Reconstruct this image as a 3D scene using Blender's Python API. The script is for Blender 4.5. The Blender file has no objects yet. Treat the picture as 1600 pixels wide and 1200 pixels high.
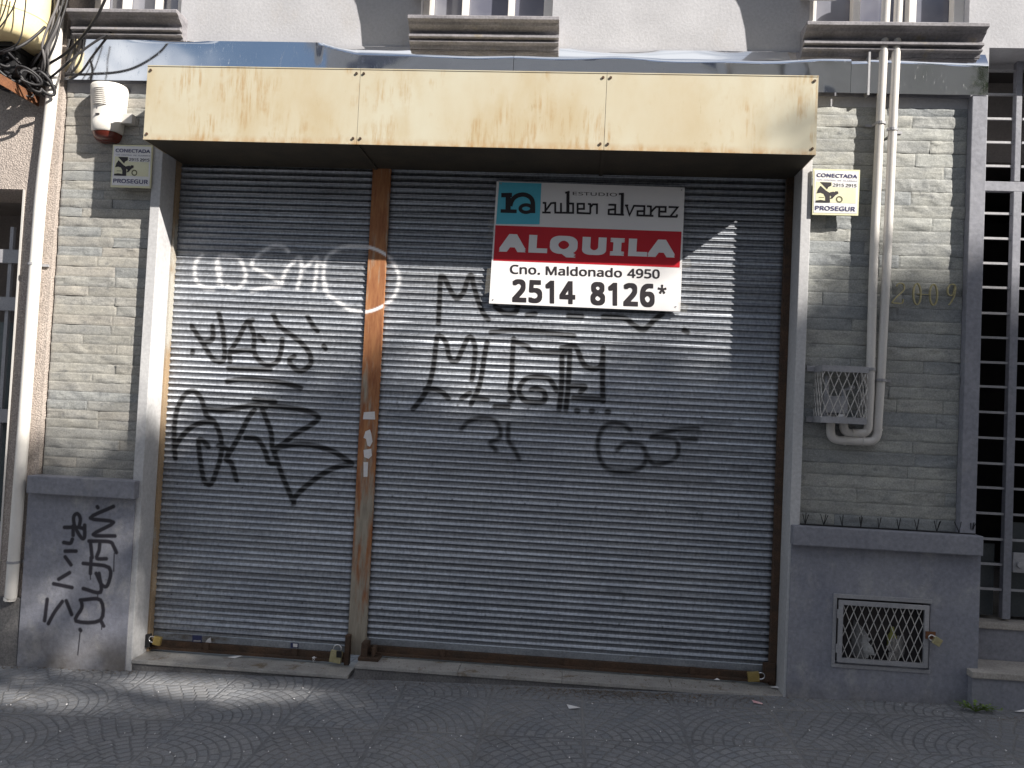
import bpy, bmesh, math, random
import numpy as np
from mathutils import Vector, noise, Matrix

# ------------------------------------------------------------------ camera, world, sun
SC = bpy.context.scene
COL = SC.collection
CAM = (0.07442630534669752, 0.03201693516216533, 0.04722800146498343, 1.2559816836607385)
CD, CH = 5.0, 1.55
SUN_DIR = Vector((1.55, -1.0, 1.24)).normalized()          # towards the sun
SKY_STRENGTH = 0.052
SUN_STRENGTH = 5.0
EXPOSURE = 0.97

def _axes():
    yaw, pitch, roll, _ = CAM
    f = np.array([-math.sin(yaw) * math.cos(pitch), math.cos(yaw) * math.cos(pitch), math.sin(pitch)])
    r = np.cross(f, [0, 0, 1]); r /= np.linalg.norm(r); u = np.cross(r, f)
    c, s = math.cos(roll), math.sin(roll)
    return c * r + s * u, -s * r + c * u, f
RX, UX, FX = _axes()
FPX = CAM[3] * 1000.0
CPOS = np.array([0.0, -CD, CH])

cd = bpy.data.cameras.new('camera'); cam = bpy.data.objects.new('camera', cd); COL.objects.link(cam)
cd.sensor_width = 36.0; cd.lens = FPX / 1600.0 * 36.0; cd.clip_start = 0.05; cd.clip_end = 500
cam.matrix_world = Matrix(((RX[0], UX[0], -FX[0], 0), (RX[1], UX[1], -FX[1], -CD), (RX[2], UX[2], -FX[2], CH), (0, 0, 0, 1)))
SC.camera = cam

W = bpy.data.worlds.new('World'); SC.world = W; W.use_nodes = True
wn, wl = W.node_tree.nodes, W.node_tree.links
bg = wn['Background']; sky = wn.new('ShaderNodeTexSky'); sky.sky_type = 'NISHITA'; sky.sun_disc = False; sky.dust_density = 1.2
sky.sun_elevation = math.asin(SUN_DIR.z); sky.sun_rotation = math.atan2(SUN_DIR.x, SUN_DIR.y)
tc = wn.new('ShaderNodeTexCoord'); wno = wn.new('ShaderNodeTexNoise'); wno.inputs['Scale'].default_value = 2.2
wno.inputs['Detail'].default_value = 7; wno.inputs['Roughness'].default_value = 0.6
wmap = wn.new('ShaderNodeMapping'); wmap.inputs['Scale'].default_value = (1, 1, 2.2)
wl.new(tc.outputs['Generated'], wmap.inputs[0]); wl.new(wmap.outputs[0], wno.inputs['Vector'])
wr = wn.new('ShaderNodeValToRGB'); wr.color_ramp.elements[0].position = 0.51; wr.color_ramp.elements[1].position = 0.66
wsep = wn.new('ShaderNodeSeparateXYZ'); wl.new(tc.outputs['Generated'], wsep.inputs[0])
wadd = wn.new('ShaderNodeMath'); wadd.operation = 'MULTIPLY_ADD'; wadd.inputs[1].default_value = 0.10
wl.new(wsep.outputs[2], wadd.inputs[0]); wl.new(wno.outputs['Fac'], wadd.inputs[2]); wl.new(wadd.outputs[0], wr.inputs[0])
wmix = wn.new('ShaderNodeMixRGB'); wmix.inputs[2].default_value = (9.5, 9.8, 10.3, 1)       # drifting white clouds
wl.new(wr.outputs[0], wmix.inputs[0]); wl.new(sky.outputs[0], wmix.inputs[1])
wl.new(wmix.outputs[0], bg.inputs[0]); bg.inputs[1].default_value = SKY_STRENGTH

sl = bpy.data.lights.new('sun', 'SUN'); sl.energy = SUN_STRENGTH; sl.angle = math.radians(0.53); sl.color = (1.0, 0.94, 0.85)
so = bpy.data.objects.new('sun', sl); COL.objects.link(so)
so.rotation_euler = (-SUN_DIR).to_track_quat('-Z', 'Y').to_euler(); so.location = SUN_DIR * 30

SC.view_settings.view_transform = 'Standard'; SC.view_settings.look = 'None'
SC.view_settings.exposure = EXPOSURE; SC.view_settings.gamma = 1.0
SC.cycles.max_bounces = 8

# ------------------------------------------------------------------ helpers
def A(u, v, y):
    """point on the plane y = const seen at photograph pixel (u, v)"""
    d = FX + RX * (u - 800) / FPX - UX * (v - 600) / FPX
    t = (y - CPOS[1]) / d[1]
    return Vector(CPOS + t * d)
def AG(u, v, dz=0.0):
    d = FX + RX * (u - 800) / FPX - UX * (v - 600) / FPX
    z = -0.12
    for _ in range(6):
        t = (z - CPOS[2]) / d[2]; p = CPOS + t * d; z = zg(p[0]) + dz
    return Vector(p)
def PXV(P):
    d = P - CPOS
    w = d @ FX
    return 800 + FPX * (d @ RX) / w, 600 - FPX * (d @ UX) / w
def zg(x): return -0.119 + 0.0325 * x                    # the pavement climbs to the right

def wloc(o):
    v = Vector((0, 0, 0))
    while o is not None: v += o.location; o = o.parent
    return v
def thing(name, label, cat, loc=(0, 0, 0), group=None):
    o = bpy.data.objects.new(name, None); COL.objects.link(o); o.location = loc
    o.empty_display_size = 0.1; o['label'] = label; o['category'] = cat
    if group: o['group'] = group
    return o
def tag(o, label, cat, group=None):
    o['label'] = label; o['category'] = cat
    if group: o['group'] = group
    return o
def kind(o, k): o['kind'] = k; return o

class MB:
    """collects shapes; build() links them as one mesh object"""
    def __init__(s): s.v = []; s.f = []; s.sm = []
    def add(s, vs, fs, smooth=False):
        n = len(s.v); s.v += [tuple(p) for p in vs]; s.f += [tuple(i + n for i in f) for f in fs]; s.sm += [smooth] * len(fs); return s
    def box(s, x0, x1, y0, y1, z0, z1):
        return s.add([(x0, y0, z0), (x1, y0, z0), (x1, y1, z0), (x0, y1, z0), (x0, y0, z1), (x1, y0, z1), (x1, y1, z1), (x0, y1, z1)],
                     [(0, 3, 2, 1), (4, 5, 6, 7), (0, 1, 5, 4), (1, 2, 6, 5), (2, 3, 7, 6), (3, 0, 4, 7)])
    def bar(s, a, b, w, h, up=(0, 0, 1)):
        a, b = Vector(a), Vector(b); d = (b - a).normalized(); up = Vector(up)
        x = d.cross(up)
        if x.length < 1e-4: x = d.cross(Vector((0, 1, 0)))
        x.normalize(); z = x.cross(d); vs = []
        for p in (a, b):
            for sx, sz in ((-1, -1), (1, -1), (1, 1), (-1, 1)): vs.append(p + x * sx * w / 2 + z * sz * h / 2)
        return s.add(vs, [(0, 1, 2, 3), (7, 6, 5, 4), (0, 4, 5, 1), (1, 5, 6, 2), (2, 6, 7, 3), (3, 7, 4, 0)])
    def tube(s, pts, r, seg=10, cap=True, smooth=True):
        pts = [Vector(p) for p in pts]; n = len(pts); rs = r if hasattr(r, '__len__') else [r] * n
        ref = None; vs = []
        for i, p in enumerate(pts):
            d = (pts[min(i + 1, n - 1)] - pts[max(i - 1, 0)]).normalized()
            if ref is None:
                ref = d.cross(Vector((0.31, 0.2, 0.93)));
                if ref.length < 1e-3: ref = d.cross(Vector((1, 0, 0)))
            ref = (ref - d * ref.dot(d)).normalized(); q = d.cross(ref)
            for k in range(seg):
                a = 2 * math.pi * k / seg; vs.append(p + (ref * math.cos(a) + q * math.sin(a)) * rs[i])
        fs = [(i * seg + k, i * seg + (k + 1) % seg, (i + 1) * seg + (k + 1) % seg, (i + 1) * seg + k) for i in range(n - 1) for k in range(seg)]
        s.add(vs, fs, smooth)
        if cap:
            s.add(vs[:seg], [tuple(range(seg))[::-1]]); s.add(vs[-seg:], [tuple(range(seg))])
        return s
    def prism_x(s, prof, x0, x1):
        """profile of (y, z) points swept along x"""
        n = len(prof); vs = [(x0, y, z) for y, z in prof] + [(x1, y, z) for y, z in prof]
        return s.add(vs, [(i, (i + 1) % n, n + (i + 1) % n, n + i) for i in range(n)] + [tuple(range(n))[::-1], tuple(range(n, 2 * n))])
    def prism_y(s, poly, y0, y1):
        """outline of (x, z) points given depth along y"""
        n = len(poly); vs = [(x, y0, z) for x, z in poly] + [(x, y1, z) for x, z in poly]
        return s.add(vs, [(i, (i + 1) % n, n + (i + 1) % n, n + i) for i in range(n)] + [tuple(range(n))[::-1], tuple(range(n, 2 * n))])
    def prism_z(s, poly, z0, z1):
        n = len(poly); vs = [(x, y, z0) for x, y in poly] + [(x, y, z1) for x, y in poly]
        return s.add(vs, [(i, (i + 1) % n, n + (i + 1) % n, n + i) for i in range(n)] + [tuple(range(n))[::-1], tuple(range(n, 2 * n))])
    def lathe(s, c, prof, seg=24, sx=1.0, sy=1.0):
        """profile of (radius, z) about a vertical axis through c"""
        c = Vector(c); vs = []; n = len(prof)
        for r, z in prof:
            for k in range(seg):
                a = 2 * math.pi * k / seg; vs.append((c.x + math.cos(a) * r * sx, c.y + math.sin(a) * r * sy, c.z + z))
        fs = [(i * seg + k, i * seg + (k + 1) % seg, (i + 1) * seg + (k + 1) % seg, (i + 1) * seg + k) for i in range(n - 1) for k in range(seg)]
        s.add(vs, fs, True); s.add(vs[:seg], [tuple(range(seg))[::-1]]); s.add(vs[-seg:], [tuple(range(seg))]); return s
    def build(s, name, mat, parent=None, origin=None, bevel=0.0, attrs=None):
        base = wloc(parent) if parent is not None else Vector(origin if origin is not None else
               (np.mean([p[0] for p in s.v]), np.mean([p[1] for p in s.v]), min(p[2] for p in s.v)))
        me = bpy.data.meshes.new(name)
        me.from_pydata([(p[0] - base.x, p[1] - base.y, p[2] - base.z) for p in s.v], [], s.f)
        me.polygons.foreach_set('use_smooth', s.sm)
        if bevel > 0:
            bm = bmesh.new(); bm.from_mesh(me); bmesh.ops.remove_doubles(bm, verts=bm.verts, dist=1e-5)
            bmesh.ops.recalc_face_normals(bm, faces=bm.faces)
            es = [e for e in bm.edges if len(e.link_faces) == 2 and e.calc_face_angle(0) > 0.5]
            bmesh.ops.bevel(bm, geom=es, offset=bevel, segments=2, affect='EDGES', profile=0.6, clamp_overlap=True)
            bm.to_mesh(me); bm.free()
        else:
            bm = bmesh.new(); bm.from_mesh(me); bmesh.ops.recalc_face_normals(bm, faces=bm.faces); bm.to_mesh(me); bm.free()
        if attrs:
            for an, vals in attrs.items():
                if len(vals) and hasattr(vals[0], '__len__'):
                    a = me.attributes.new(an, 'FLOAT_COLOR', 'POINT'); a.data.foreach_set('color', [c for q in vals for c in (*q, 1.0)])
                else:
                    a = me.attributes.new(an, 'FLOAT', 'POINT'); a.data.foreach_set('value', vals)
        me.materials.append(mat)
        o = bpy.data.objects.new(name, me); COL.objects.link(o)
        if parent is not None: o.parent = parent
        else: o.location = base
        return o

def grid_obj(name, V, nu, nv, mat, parent, attrs=None, smooth=False):
    """dense grid from a numpy array (nv*nu, 3), row by row"""
    base = wloc(parent); V = V - np.array(base)
    me = bpy.data.meshes.new(name); nf = (nu - 1) * (nv - 1)
    me.vertices.add(nu * nv); me.vertices.foreach_set('co', V.astype(np.float32).ravel())
    j, i = np.meshgrid(np.arange(nv - 1), np.arange(nu - 1), indexing='ij'); a = (j * nu + i).ravel()
    q = np.stack([a, a + 1, a + nu + 1, a + nu], 1)
    me.loops.add(nf * 4); me.loops.foreach_set('vertex_index', q.ravel().astype(np.int32))
    me.polygons.add(nf); me.polygons.foreach_set('loop_start', (np.arange(nf) * 4).astype(np.int32))
    me.polygons.foreach_set('use_smooth', np.full(nf, smooth))
    me.update(calc_edges=True); me.validate()
    for an, vals in (attrs or {}).items():
        at = me.attributes.new(an, 'FLOAT', 'POINT'); at.data.foreach_set('value', vals.astype(np.float32).ravel())
    me.materials.append(mat)
    o = bpy.data.objects.new(name, me); COL.objects.link(o); o.parent = parent
    return o

def smooth_path(pts, n=8):
    """Catmull-Rom through the points"""
    P = [Vector(p) for p in pts]; P = [P[0] * 2 - P[1]] + P + [P[-1] * 2 - P[-2]]; out = []
    for i in range(1, len(P) - 2):
        for k in range(n):
            t = k / n
            out.append(0.5 * ((2 * P[i]) + (P[i + 1] - P[i - 1]) * t + (2 * P[i - 1] - 5 * P[i] + 4 * P[i + 1] - P[i + 2]) * t * t + (3 * P[i] - P[i - 1] - 3 * P[i + 1] + P[i + 2]) * t ** 3))
    out.append(P[-2]); return out

# ------------------------------------------------------------------ materials
class NT:
    def __init__(s, name):
        s.m = bpy.data.materials.new(name); s.m.use_nodes = True; s.t = s.m.node_tree; s.b = s.t.nodes['Principled BSDF']
    def n(s, typ, **kw):
        o = s.t.nodes.new(typ)
        for k, v in kw.items(): setattr(o, k, v)
        return o
    def link(s, a, b): s.t.links.new(a, b)
    def setin(s, sock, v):
        if isinstance(v, (int, float)): sock.default_value = v
        elif isinstance(v, tuple): sock.default_value = (*v, 1) if len(v) == 3 and len(sock.default_value) == 4 else v
        else: s.link(v, sock)
    def math(s, op, a, b=0.0, c=None):
        o = s.n('ShaderNodeMath', operation=op); s.setin(o.inputs[0], a); s.setin(o.inputs[1], b)
        if c is not None: s.setin(o.inputs[2], c)
        return o.outputs[0]
    def mix(s, f, a, b, mode='MIX'):
        o = s.n('ShaderNodeMixRGB', blend_type=mode); s.setin(o.inputs[0], f); s.setin(o.inputs[1], a); s.setin(o.inputs[2], b); return o.outputs[0]
    def coord(s, scale=(1, 1, 1)):
        c = s.n('ShaderNodeTexCoord'); m = s.n('ShaderNodeMapping'); m.inputs['Scale'].default_value = scale
        s.link(c.outputs['Object'], m.inputs[0]); return m.outputs[0]
    def noise(s, scale, vec=None, detail=4, rough=0.55):
        o = s.n('ShaderNodeTexNoise'); o.inputs['Scale'].default_value = scale; o.inputs['Detail'].default_value = detail
        o.inputs['Roughness'].default_value = rough
        s.link(vec if vec is not None else s.coord(), o.inputs['Vector']); return o.outputs['Fac']
    def ramp(s, f, a, b, ca=(0, 0, 0), cb=(1, 1, 1)):
        o = s.n('ShaderNodeValToRGB'); e = o.color_ramp.elements
        e[0].position, e[1].position = a, b; e[0].color, e[1].color = (*ca, 1), (*cb, 1); s.link(f, o.inputs[0]); return o.outputs[0]
    def attr(s, name, out='Fac'):
        return s.n('ShaderNodeAttribute', attribute_name=name).outputs[out]
    def bump(s, h, strength=0.3, dist=0.01):
        o = s.n('ShaderNodeBump'); o.inputs['Strength'].default_value = strength; o.inputs['Distance'].default_value = dist
        s.link(h, o.inputs['Height']); s.link(o.outputs[0], s.b.inputs['Normal'])
    def out(s, col=None, rough=None, metal=None, spec=None):
        if col is not None: s.setin(s.b.inputs['Base Color'], col)
        if rough is not None: s.setin(s.b.inputs['Roughness'], rough)
        if metal is not None: s.setin(s.b.inputs['Metallic'], metal)
        if spec is not None: s.setin(s.b.inputs['Specular IOR Level'], spec)
        return s.m

def M(name, c1, c2=None, rough=0.75, metal=0.0, scale=5.0, lo=0.35, hi=0.68, stretch=(1, 1, 1), fine=0.2, fscale=90, bump=0.25, bdist=0.004, spec=0.35, c3=None, c3r=(0.62, 0.72), c3scale=9, c3stretch=(1, 1, 1)):
    t = NT(name); c2 = c2 or tuple(x * 0.8 for x in c1)
    f = t.ramp(t.noise(scale, t.coord(stretch), 6, 0.6), lo, hi)
    c = t.mix(f, c1, c2)
    if c3: c = t.mix(t.ramp(t.noise(c3scale, t.coord(c3stretch), 5, 0.65), *c3r), c, c3)
    fn = t.noise(fscale, None, 3, 0.6)
    if fine > 0: c = t.mix(fine, c, t.ramp(fn, 0.3, 0.7), 'OVERLAY')
    if bump > 0: t.bump(fn, bump, bdist)
    return t.out(c, rough, metal, spec)

MAT = {}
MAT['wall_paint'] = M('wall_paint', (0.43, 0.432, 0.46), (0.365, 0.367, 0.392), 0.9, scale=2.6, bump=0.35, fscale=60, fine=0.08, c3=(0.36, 0.345, 0.345), c3scale=3, c3stretch=(1, 1, 0.5), c3r=(0.58, 0.82))
MAT['grey_paint'] = M('grey_paint', (0.245, 0.25, 0.285), (0.19, 0.195, 0.23), 0.6, scale=2.6, fscale=40, bump=0.3, fine=0.15, c3=(0.33, 0.325, 0.33), c3scale=3, c3r=(0.6, 0.8))
MAT['jamb_paint'] = M('jamb_paint', (0.50, 0.50, 0.51), (0.40, 0.40, 0.415), 0.55, scale=1.8, stretch=(1, 1, 0.4), fscale=50, bump=0.2, fine=0.12)
MAT['ledge_paint'] = M('ledge_paint', (0.27, 0.26, 0.28), (0.16, 0.155, 0.17), 0.8, scale=5, stretch=(1, 1, 4), fscale=70, bump=0.35, c3=(0.24, 0.21, 0.16), c3r=(0.6, 0.75))
MAT['roughcast'] = M('roughcast', (0.47, 0.41, 0.37), (0.39, 0.34, 0.31), 0.95, scale=4, fscale=110, bump=1.0, bdist=0.012, fine=0.35)
MAT['white_plastic'] = M('white_plastic', (0.74, 0.72, 0.69), (0.66, 0.63, 0.59), 0.4, scale=3, fine=0.05, bump=0.05, spec=0.5)
MAT['pvc'] = M('pvc', (0.60, 0.575, 0.55), (0.52, 0.50, 0.48), 0.4, scale=3, stretch=(1, 1, 0.4), fine=0.05, bump=0.05, spec=0.5)
MAT['cream_plastic'] = M('cream_plastic', (0.80, 0.70, 0.44), (0.74, 0.62, 0.36), 0.5, scale=3, fine=0.06, bump=0.1)
MAT['lens'] = M('lens', (0.16, 0.035, 0.02), (0.10, 0.02, 0.015), 0.2, scale=6, fine=0.05, bump=0, spec=0.6)
MAT['black'] = M('black', (0.012, 0.012, 0.014), (0.02, 0.02, 0.022), 0.5, fine=0.05, bump=0)
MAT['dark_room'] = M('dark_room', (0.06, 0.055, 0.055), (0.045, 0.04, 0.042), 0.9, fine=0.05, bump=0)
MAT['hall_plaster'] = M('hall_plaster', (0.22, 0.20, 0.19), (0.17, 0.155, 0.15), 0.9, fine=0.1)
MAT['cable_black'] = M('cable_black', (0.022, 0.022, 0.026), (0.035, 0.034, 0.037), 0.5, fine=0.1, bump=0)
MAT['cable_grey'] = M('cable_grey', (0.10, 0.095, 0.10), (0.16, 0.155, 0.16), 0.55, fine=0.1, bump=0)
MAT['rust'] = M('rust', (0.20, 0.085, 0.04), (0.11, 0.05, 0.03), 0.85, scale=9, fscale=120, bump=0.5, fine=0.3, c3=(0.30, 0.16, 0.08), c3scale=14)
MAT['rust_dark'] = M('rust_dark', (0.085, 0.05, 0.032), (0.05, 0.035, 0.026), 0.85, scale=8, stretch=(1, 1, 2), fscale=120, bump=0.5, fine=0.3, c3=(0.14, 0.07, 0.04), c3scale=6)
MAT['rust_guide'] = M('rust_guide', (0.35, 0.25, 0.155), (0.22, 0.165, 0.11), 0.8, scale=6, stretch=(1, 1, 0.25), fscale=120, bump=0.4, fine=0.2, c3=(0.38, 0.36, 0.32), c3scale=4, c3stretch=(1, 1, 0.4), c3r=(0.5, 0.6))
MAT['steel_frame'] = M('steel_frame', (0.36, 0.36, 0.38), (0.29, 0.29, 0.31), 0.5, 0.15, scale=6, fine=0.12, bump=0.1)
MAT['mesh_steel'] = M('mesh_steel', (0.52, 0.50, 0.48), (0.44, 0.43, 0.42), 0.5, 0.2, scale=12, fine=0.1, bump=0)
MAT['galv'] = M('galv', (0.30, 0.32, 0.35), (0.20, 0.215, 0.24), 0.5, 0.45, scale=4, stretch=(1, 1, 2), fine=0.2, bump=0.15, c3=(0.10, 0.075, 0.045), c3scale=3.2, c3stretch=(1, 1, 3), c3r=(0.56, 0.72))
MAT['brass'] = M('brass', (0.58, 0.44, 0.17), (0.46, 0.34, 0.12), 0.35, 0.75, scale=14, fine=0.12, bump=0.1)
MAT['brass_old'] = M('brass_old', (0.50, 0.45, 0.27), (0.38, 0.34, 0.19), 0.5, 0.5, scale=20, fine=0.15, bump=0.1)
MAT['chrome'] = M('chrome', (0.72, 0.72, 0.74), (0.6, 0.6, 0.62), 0.2, 0.95, fine=0.05, bump=0)
MAT['marble'] = M('marble', (0.37, 0.355, 0.34), (0.26, 0.25, 0.24), 0.55, scale=7, fine=0.15, bump=0.1, c3=(0.17, 0.13, 0.09), c3scale=9, c3r=(0.58, 0.68))
MAT['step_stone'] = M('step_stone', (0.40, 0.37, 0.34), (0.30, 0.28, 0.26), 0.7, scale=6, fine=0.2, bump=0.2)
MAT['cement'] = M('cement', (0.17, 0.165, 0.165), (0.11, 0.105, 0.11), 0.9, scale=5, fine=0.3, bump=0.5)
MAT['sign_white'] = M('sign_white', (0.78, 0.77, 0.78), (0.74, 0.73, 0.745), 0.4, scale=2, fine=0.03, bump=0, spec=0.4)
MAT['plate_white'] = M('plate_white', (0.74, 0.73, 0.74), (0.68, 0.67, 0.67), 0.4, scale=5, fine=0.03, bump=0)
MAT['plate_edge'] = M('plate_edge', (0.68, 0.66, 0.46), (0.62, 0.60, 0.41), 0.4, scale=5, fine=0.03, bump=0)
MAT['plate_yellow'] = M('plate_yellow', (0.70, 0.69, 0.50), (0.66, 0.64, 0.43), 0.4, scale=9, fine=0.03, bump=0)
MAT['ink_navy'] = M('ink_navy', (0.035, 0.035, 0.12), (0.05, 0.05, 0.14), 0.5, fine=0.02, bump=0)
MAT['ink_dark'] = M('ink_dark', (0.02, 0.017, 0.02), (0.03, 0.025, 0.03), 0.5, fine=0.02, bump=0)
MAT['ink_olive'] = M('ink_olive', (0.10, 0.095, 0.05), (0.13, 0.12, 0.06), 0.5, fine=0.02, bump=0)
MAT['ink_cyan'] = M('ink_cyan', (0.10, 0.50, 0.66), (0.09, 0.45, 0.60), 0.4, fine=0.02, bump=0)
MAT['ink_red'] = M('ink_red', (0.56, 0.018, 0.03), (0.50, 0.016, 0.028), 0.4, fine=0.02, bump=0)
MAT['paper'] = M('paper', (0.72, 0.71, 0.72), (0.62, 0.60, 0.60), 0.8, scale=30, fine=0.1, bump=0.1)
MAT['pink_paper'] = M('pink_paper', (0.60, 0.30, 0.32), (0.7, 0.5, 0.5), 0.7, scale=40, fine=0.1, bump=0)
MAT['sticker_blue'] = M('sticker_blue', (0.03, 0.035, 0.10), (0.05, 0.06, 0.14), 0.4, fine=0.02, bump=0)
MAT['asphalt'] = M('asphalt', (0.05, 0.05, 0.052), (0.04, 0.04, 0.042), 0.9, fscale=200, fine=0.3)
MAT['far_wall'] = M('far_wall', (0.66, 0.62, 0.57), (0.58, 0.54, 0.50), 0.9, scale=1.0, fine=0.1)
MAT['far_wall_b'] = M('far_wall_b', (0.62, 0.61, 0.62), (0.55, 0.54, 0.55), 0.9, scale=1.0, fine=0.1)
MAT['bark'] = M('bark', (0.16, 0.13, 0.10), (0.10, 0.085, 0.07), 0.9, scale=4, bump=0.8, bdist=0.02)
MAT['dirt'] = M('dirt', (0.17, 0.115, 0.06), (0.10, 0.07, 0.04), 0.95, scale=40, fine=0.2, bump=0)
MAT['weed'] = M('weed', (0.16, 0.24, 0.05), (0.11, 0.18, 0.035), 0.6, scale=30, fine=0.1, bump=0)
MAT['bottle_green'] = M('bottle_green', (0.25, 0.26, 0.06), (0.2, 0.2, 0.05), 0.3, fine=0.05, bump=0)

def _leaf():
    t = NT('leaf'); c = t.mix(t.noise(0.6), (0.05, 0.085, 0.02), (0.10, 0.13, 0.03)); return t.out(c, 0.55, 0.0, 0.4)
MAT['leaf'] = _leaf()
MAT['teal_panel'] = M('teal_panel', (0.10, 0.125, 0.135), (0.075, 0.10, 0.11), 0.6, fine=0.1)
MAT['gate_panel'] = M('gate_panel', (0.055, 0.062, 0.066), (0.04, 0.046, 0.05), 0.6, fine=0.1)
MAT['dirty_paper'] = M('dirty_paper', (0.36, 0.355, 0.35), (0.20, 0.195, 0.19), 0.9, scale=14, fine=0.15)
def _glass():
    t = NT('window_glass'); c = t.mix(t.ramp(t.noise(1.5), 0.4, 0.6), (0.12, 0.125, 0.165), (0.22, 0.225, 0.26)); return t.out(c, 0.08, 0.0, 0.8)
MAT['glass'] = _glass()

def _canopy():
    t = NT('canopy_sheet')
    big = t.noise(2.6, t.coord((1, 1, 0.55)), 5, 0.6); st = t.noise(42, t.coord((1, 1, 0.10)), 5, 0.65); sp = t.noise(26, t.coord((1, 1, 0.28)), 5, 0.7)
    c = t.mix(t.ramp(big, 0.36, 0.68), (0.50, 0.47, 0.37), (0.46, 0.395, 0.275))
    stm = t.math('MULTIPLY', t.ramp(st, 0.46, 0.64), t.ramp(t.noise(4.2, t.coord((1, 1, 0.8)), 4, 0.6), 0.50, 0.62))
    c = t.mix(t.math('MULTIPLY', stm, 0.7), c, (0.36, 0.225, 0.09))
    c = t.mix(t.math('MULTIPLY', t.ramp(t.noise(5, t.coord((1, 1, 0.5)), 6, 0.6), 0.50, 0.70), 0.5), c, (0.42, 0.335, 0.20))
    spm = t.math('MULTIPLY', t.ramp(sp, 0.62, 0.74), t.ramp(t.noise(2.3, None, 3), 0.48, 0.6))
    c = t.mix(t.math('MULTIPLY', spm, 0.6), c, (0.25, 0.17, 0.06))
    # rust creeping in along the lower and upper folded edges (object z: 0 = bottom edge)
    sx = t.n('ShaderNodeSeparateXYZ'); t.link(t.coord(), sx.inputs[0])
    edge = t.math('SUBTRACT', 1.0, t.math('MULTIPLY', sx.outputs[2], 22.0)); edge = t.math('MAXIMUM', edge, 0.0)
    em = t.math('MULTIPLY', edge, t.ramp(t.noise(14, t.coord((1, 1, 0.4)), 5, 0.7), 0.36, 0.62))
    c = t.mix(t.math('MULTIPLY', em, 0.7), c, (0.33, 0.17, 0.05))
    t.bump(t.noise(2.0), 0.12, 0.02)
    return t.out(c, 0.55, 0.0, 0.35)
MAT['canopy'] = _canopy()
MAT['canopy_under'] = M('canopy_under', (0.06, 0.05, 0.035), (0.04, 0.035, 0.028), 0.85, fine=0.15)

def _mirror():
    t = NT('mirror_steel'); sc = t.ramp(t.noise(40, t.coord((3, 1, 0.5)), 4, 0.7), 0.60, 0.78)
    c = t.mix(sc, (0.86, 0.86, 0.87), (0.9, 0.9, 0.9)); r = t.math('ADD', t.math('MULTIPLY', sc, 0.3), 0.06)
    t.bump(t.noise(1.7, t.coord((1, 1, 0.6)), 2), 0.10, 0.05)
    return t.out(c, r, 1.0)
MAT['mirror'] = _mirror()

def _stone():
    t = NT('ledger_stone'); col = t.attr('tone', 'Color')
    v = t.noise(7, t.coord((1, 1, 2.4)), 6, 0.65)
    c = t.mix(0.6, col, t.ramp(v, 0.25, 0.75, (0.30, 0.31, 0.33), (0.70, 0.68, 0.63)), 'OVERLAY')
    vein = t.ramp(t.noise(11, t.coord((1.4, 1, 2.0)), 4, 0.5), 0.62, 0.74)
    c = t.mix(t.math('MULTIPLY', vein, 0.55), c, (0.12, 0.125, 0.135))
    fn = t.noise(120, None, 4, 0.65)
    c = t.mix(0.25, c, t.ramp(fn, 0.3, 0.7), 'OVERLAY')
    t.bump(t.noise(45, t.coord((1, 1, 1.8)), 6, 0.7), 0.45, 0.005)
    return t.out(c, 0.62, 0.0, 0.45)
MAT['stone'] = _stone()

def _shutter():
    t = NT('galvanised_slats'); tone = t.attr('slat_tone')
    n1 = t.noise(3.0, t.coord((1, 1, 1)), 6, 0.6); n2 = t.noise(60, t.coord((1, 1, 0.5)), 4, 0.6)
    c = t.mix(t.ramp(n1, 0.3, 0.7), (0.325, 0.35, 0.40), (0.42, 0.445, 0.49))
    c = t.mix(t.math('MULTIPLY', tone, 0.5), c, (0.17, 0.175, 0.19))
    wear = t.ramp(t.noise(5, t.coord((0.6, 1, 2.5)), 6, 0.7), 0.58, 0.75); c = t.mix(t.math('MULTIPLY', wear, 0.45), c, (0.12, 0.115, 0.11))
    c = t.mix(0.35, c, t.ramp(n2, 0.25, 0.75), 'OVERLAY')
    grime = t.attr('grime'); c = t.mix(t.math('MULTIPLY', grime, t.math('ADD', 0.45, t.math('MULTIPLY', n2, 0.5))), c, (0.045, 0.04, 0.04))
    white = t.math('MULTIPLY', t.attr('white_paint'), t.math('ADD', 0.35, n2)); black = t.attr('black_paint')
    c = t.mix(t.math('MINIMUM', white, 1.0), c, (0.80, 0.80, 0.82)); c = t.mix(black, c, (0.012, 0.012, 0.014))
    pm = t.math('MAXIMUM', t.math('MINIMUM', white, 1.0), black)
    metal = t.math('MULTIPLY', t.math('SUBTRACT', 1.0, pm), 0.86)
    r = t.math('ADD', 0.42, t.math('MULTIPLY', n2, 0.12)); t.b.inputs['Anisotropic'].default_value = 0.9
    tv = t.n('ShaderNodeCombineXYZ'); tv.inputs[0].default_value = 1.0; t.link(tv.outputs[0], t.b.inputs['Tangent'])   # rolling marks run along the slats
    t.bump(n2, 0.12, 0.002)
    return t.out(c, r, metal, 0.4)
MAT['shutter'] = _shutter()

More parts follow.
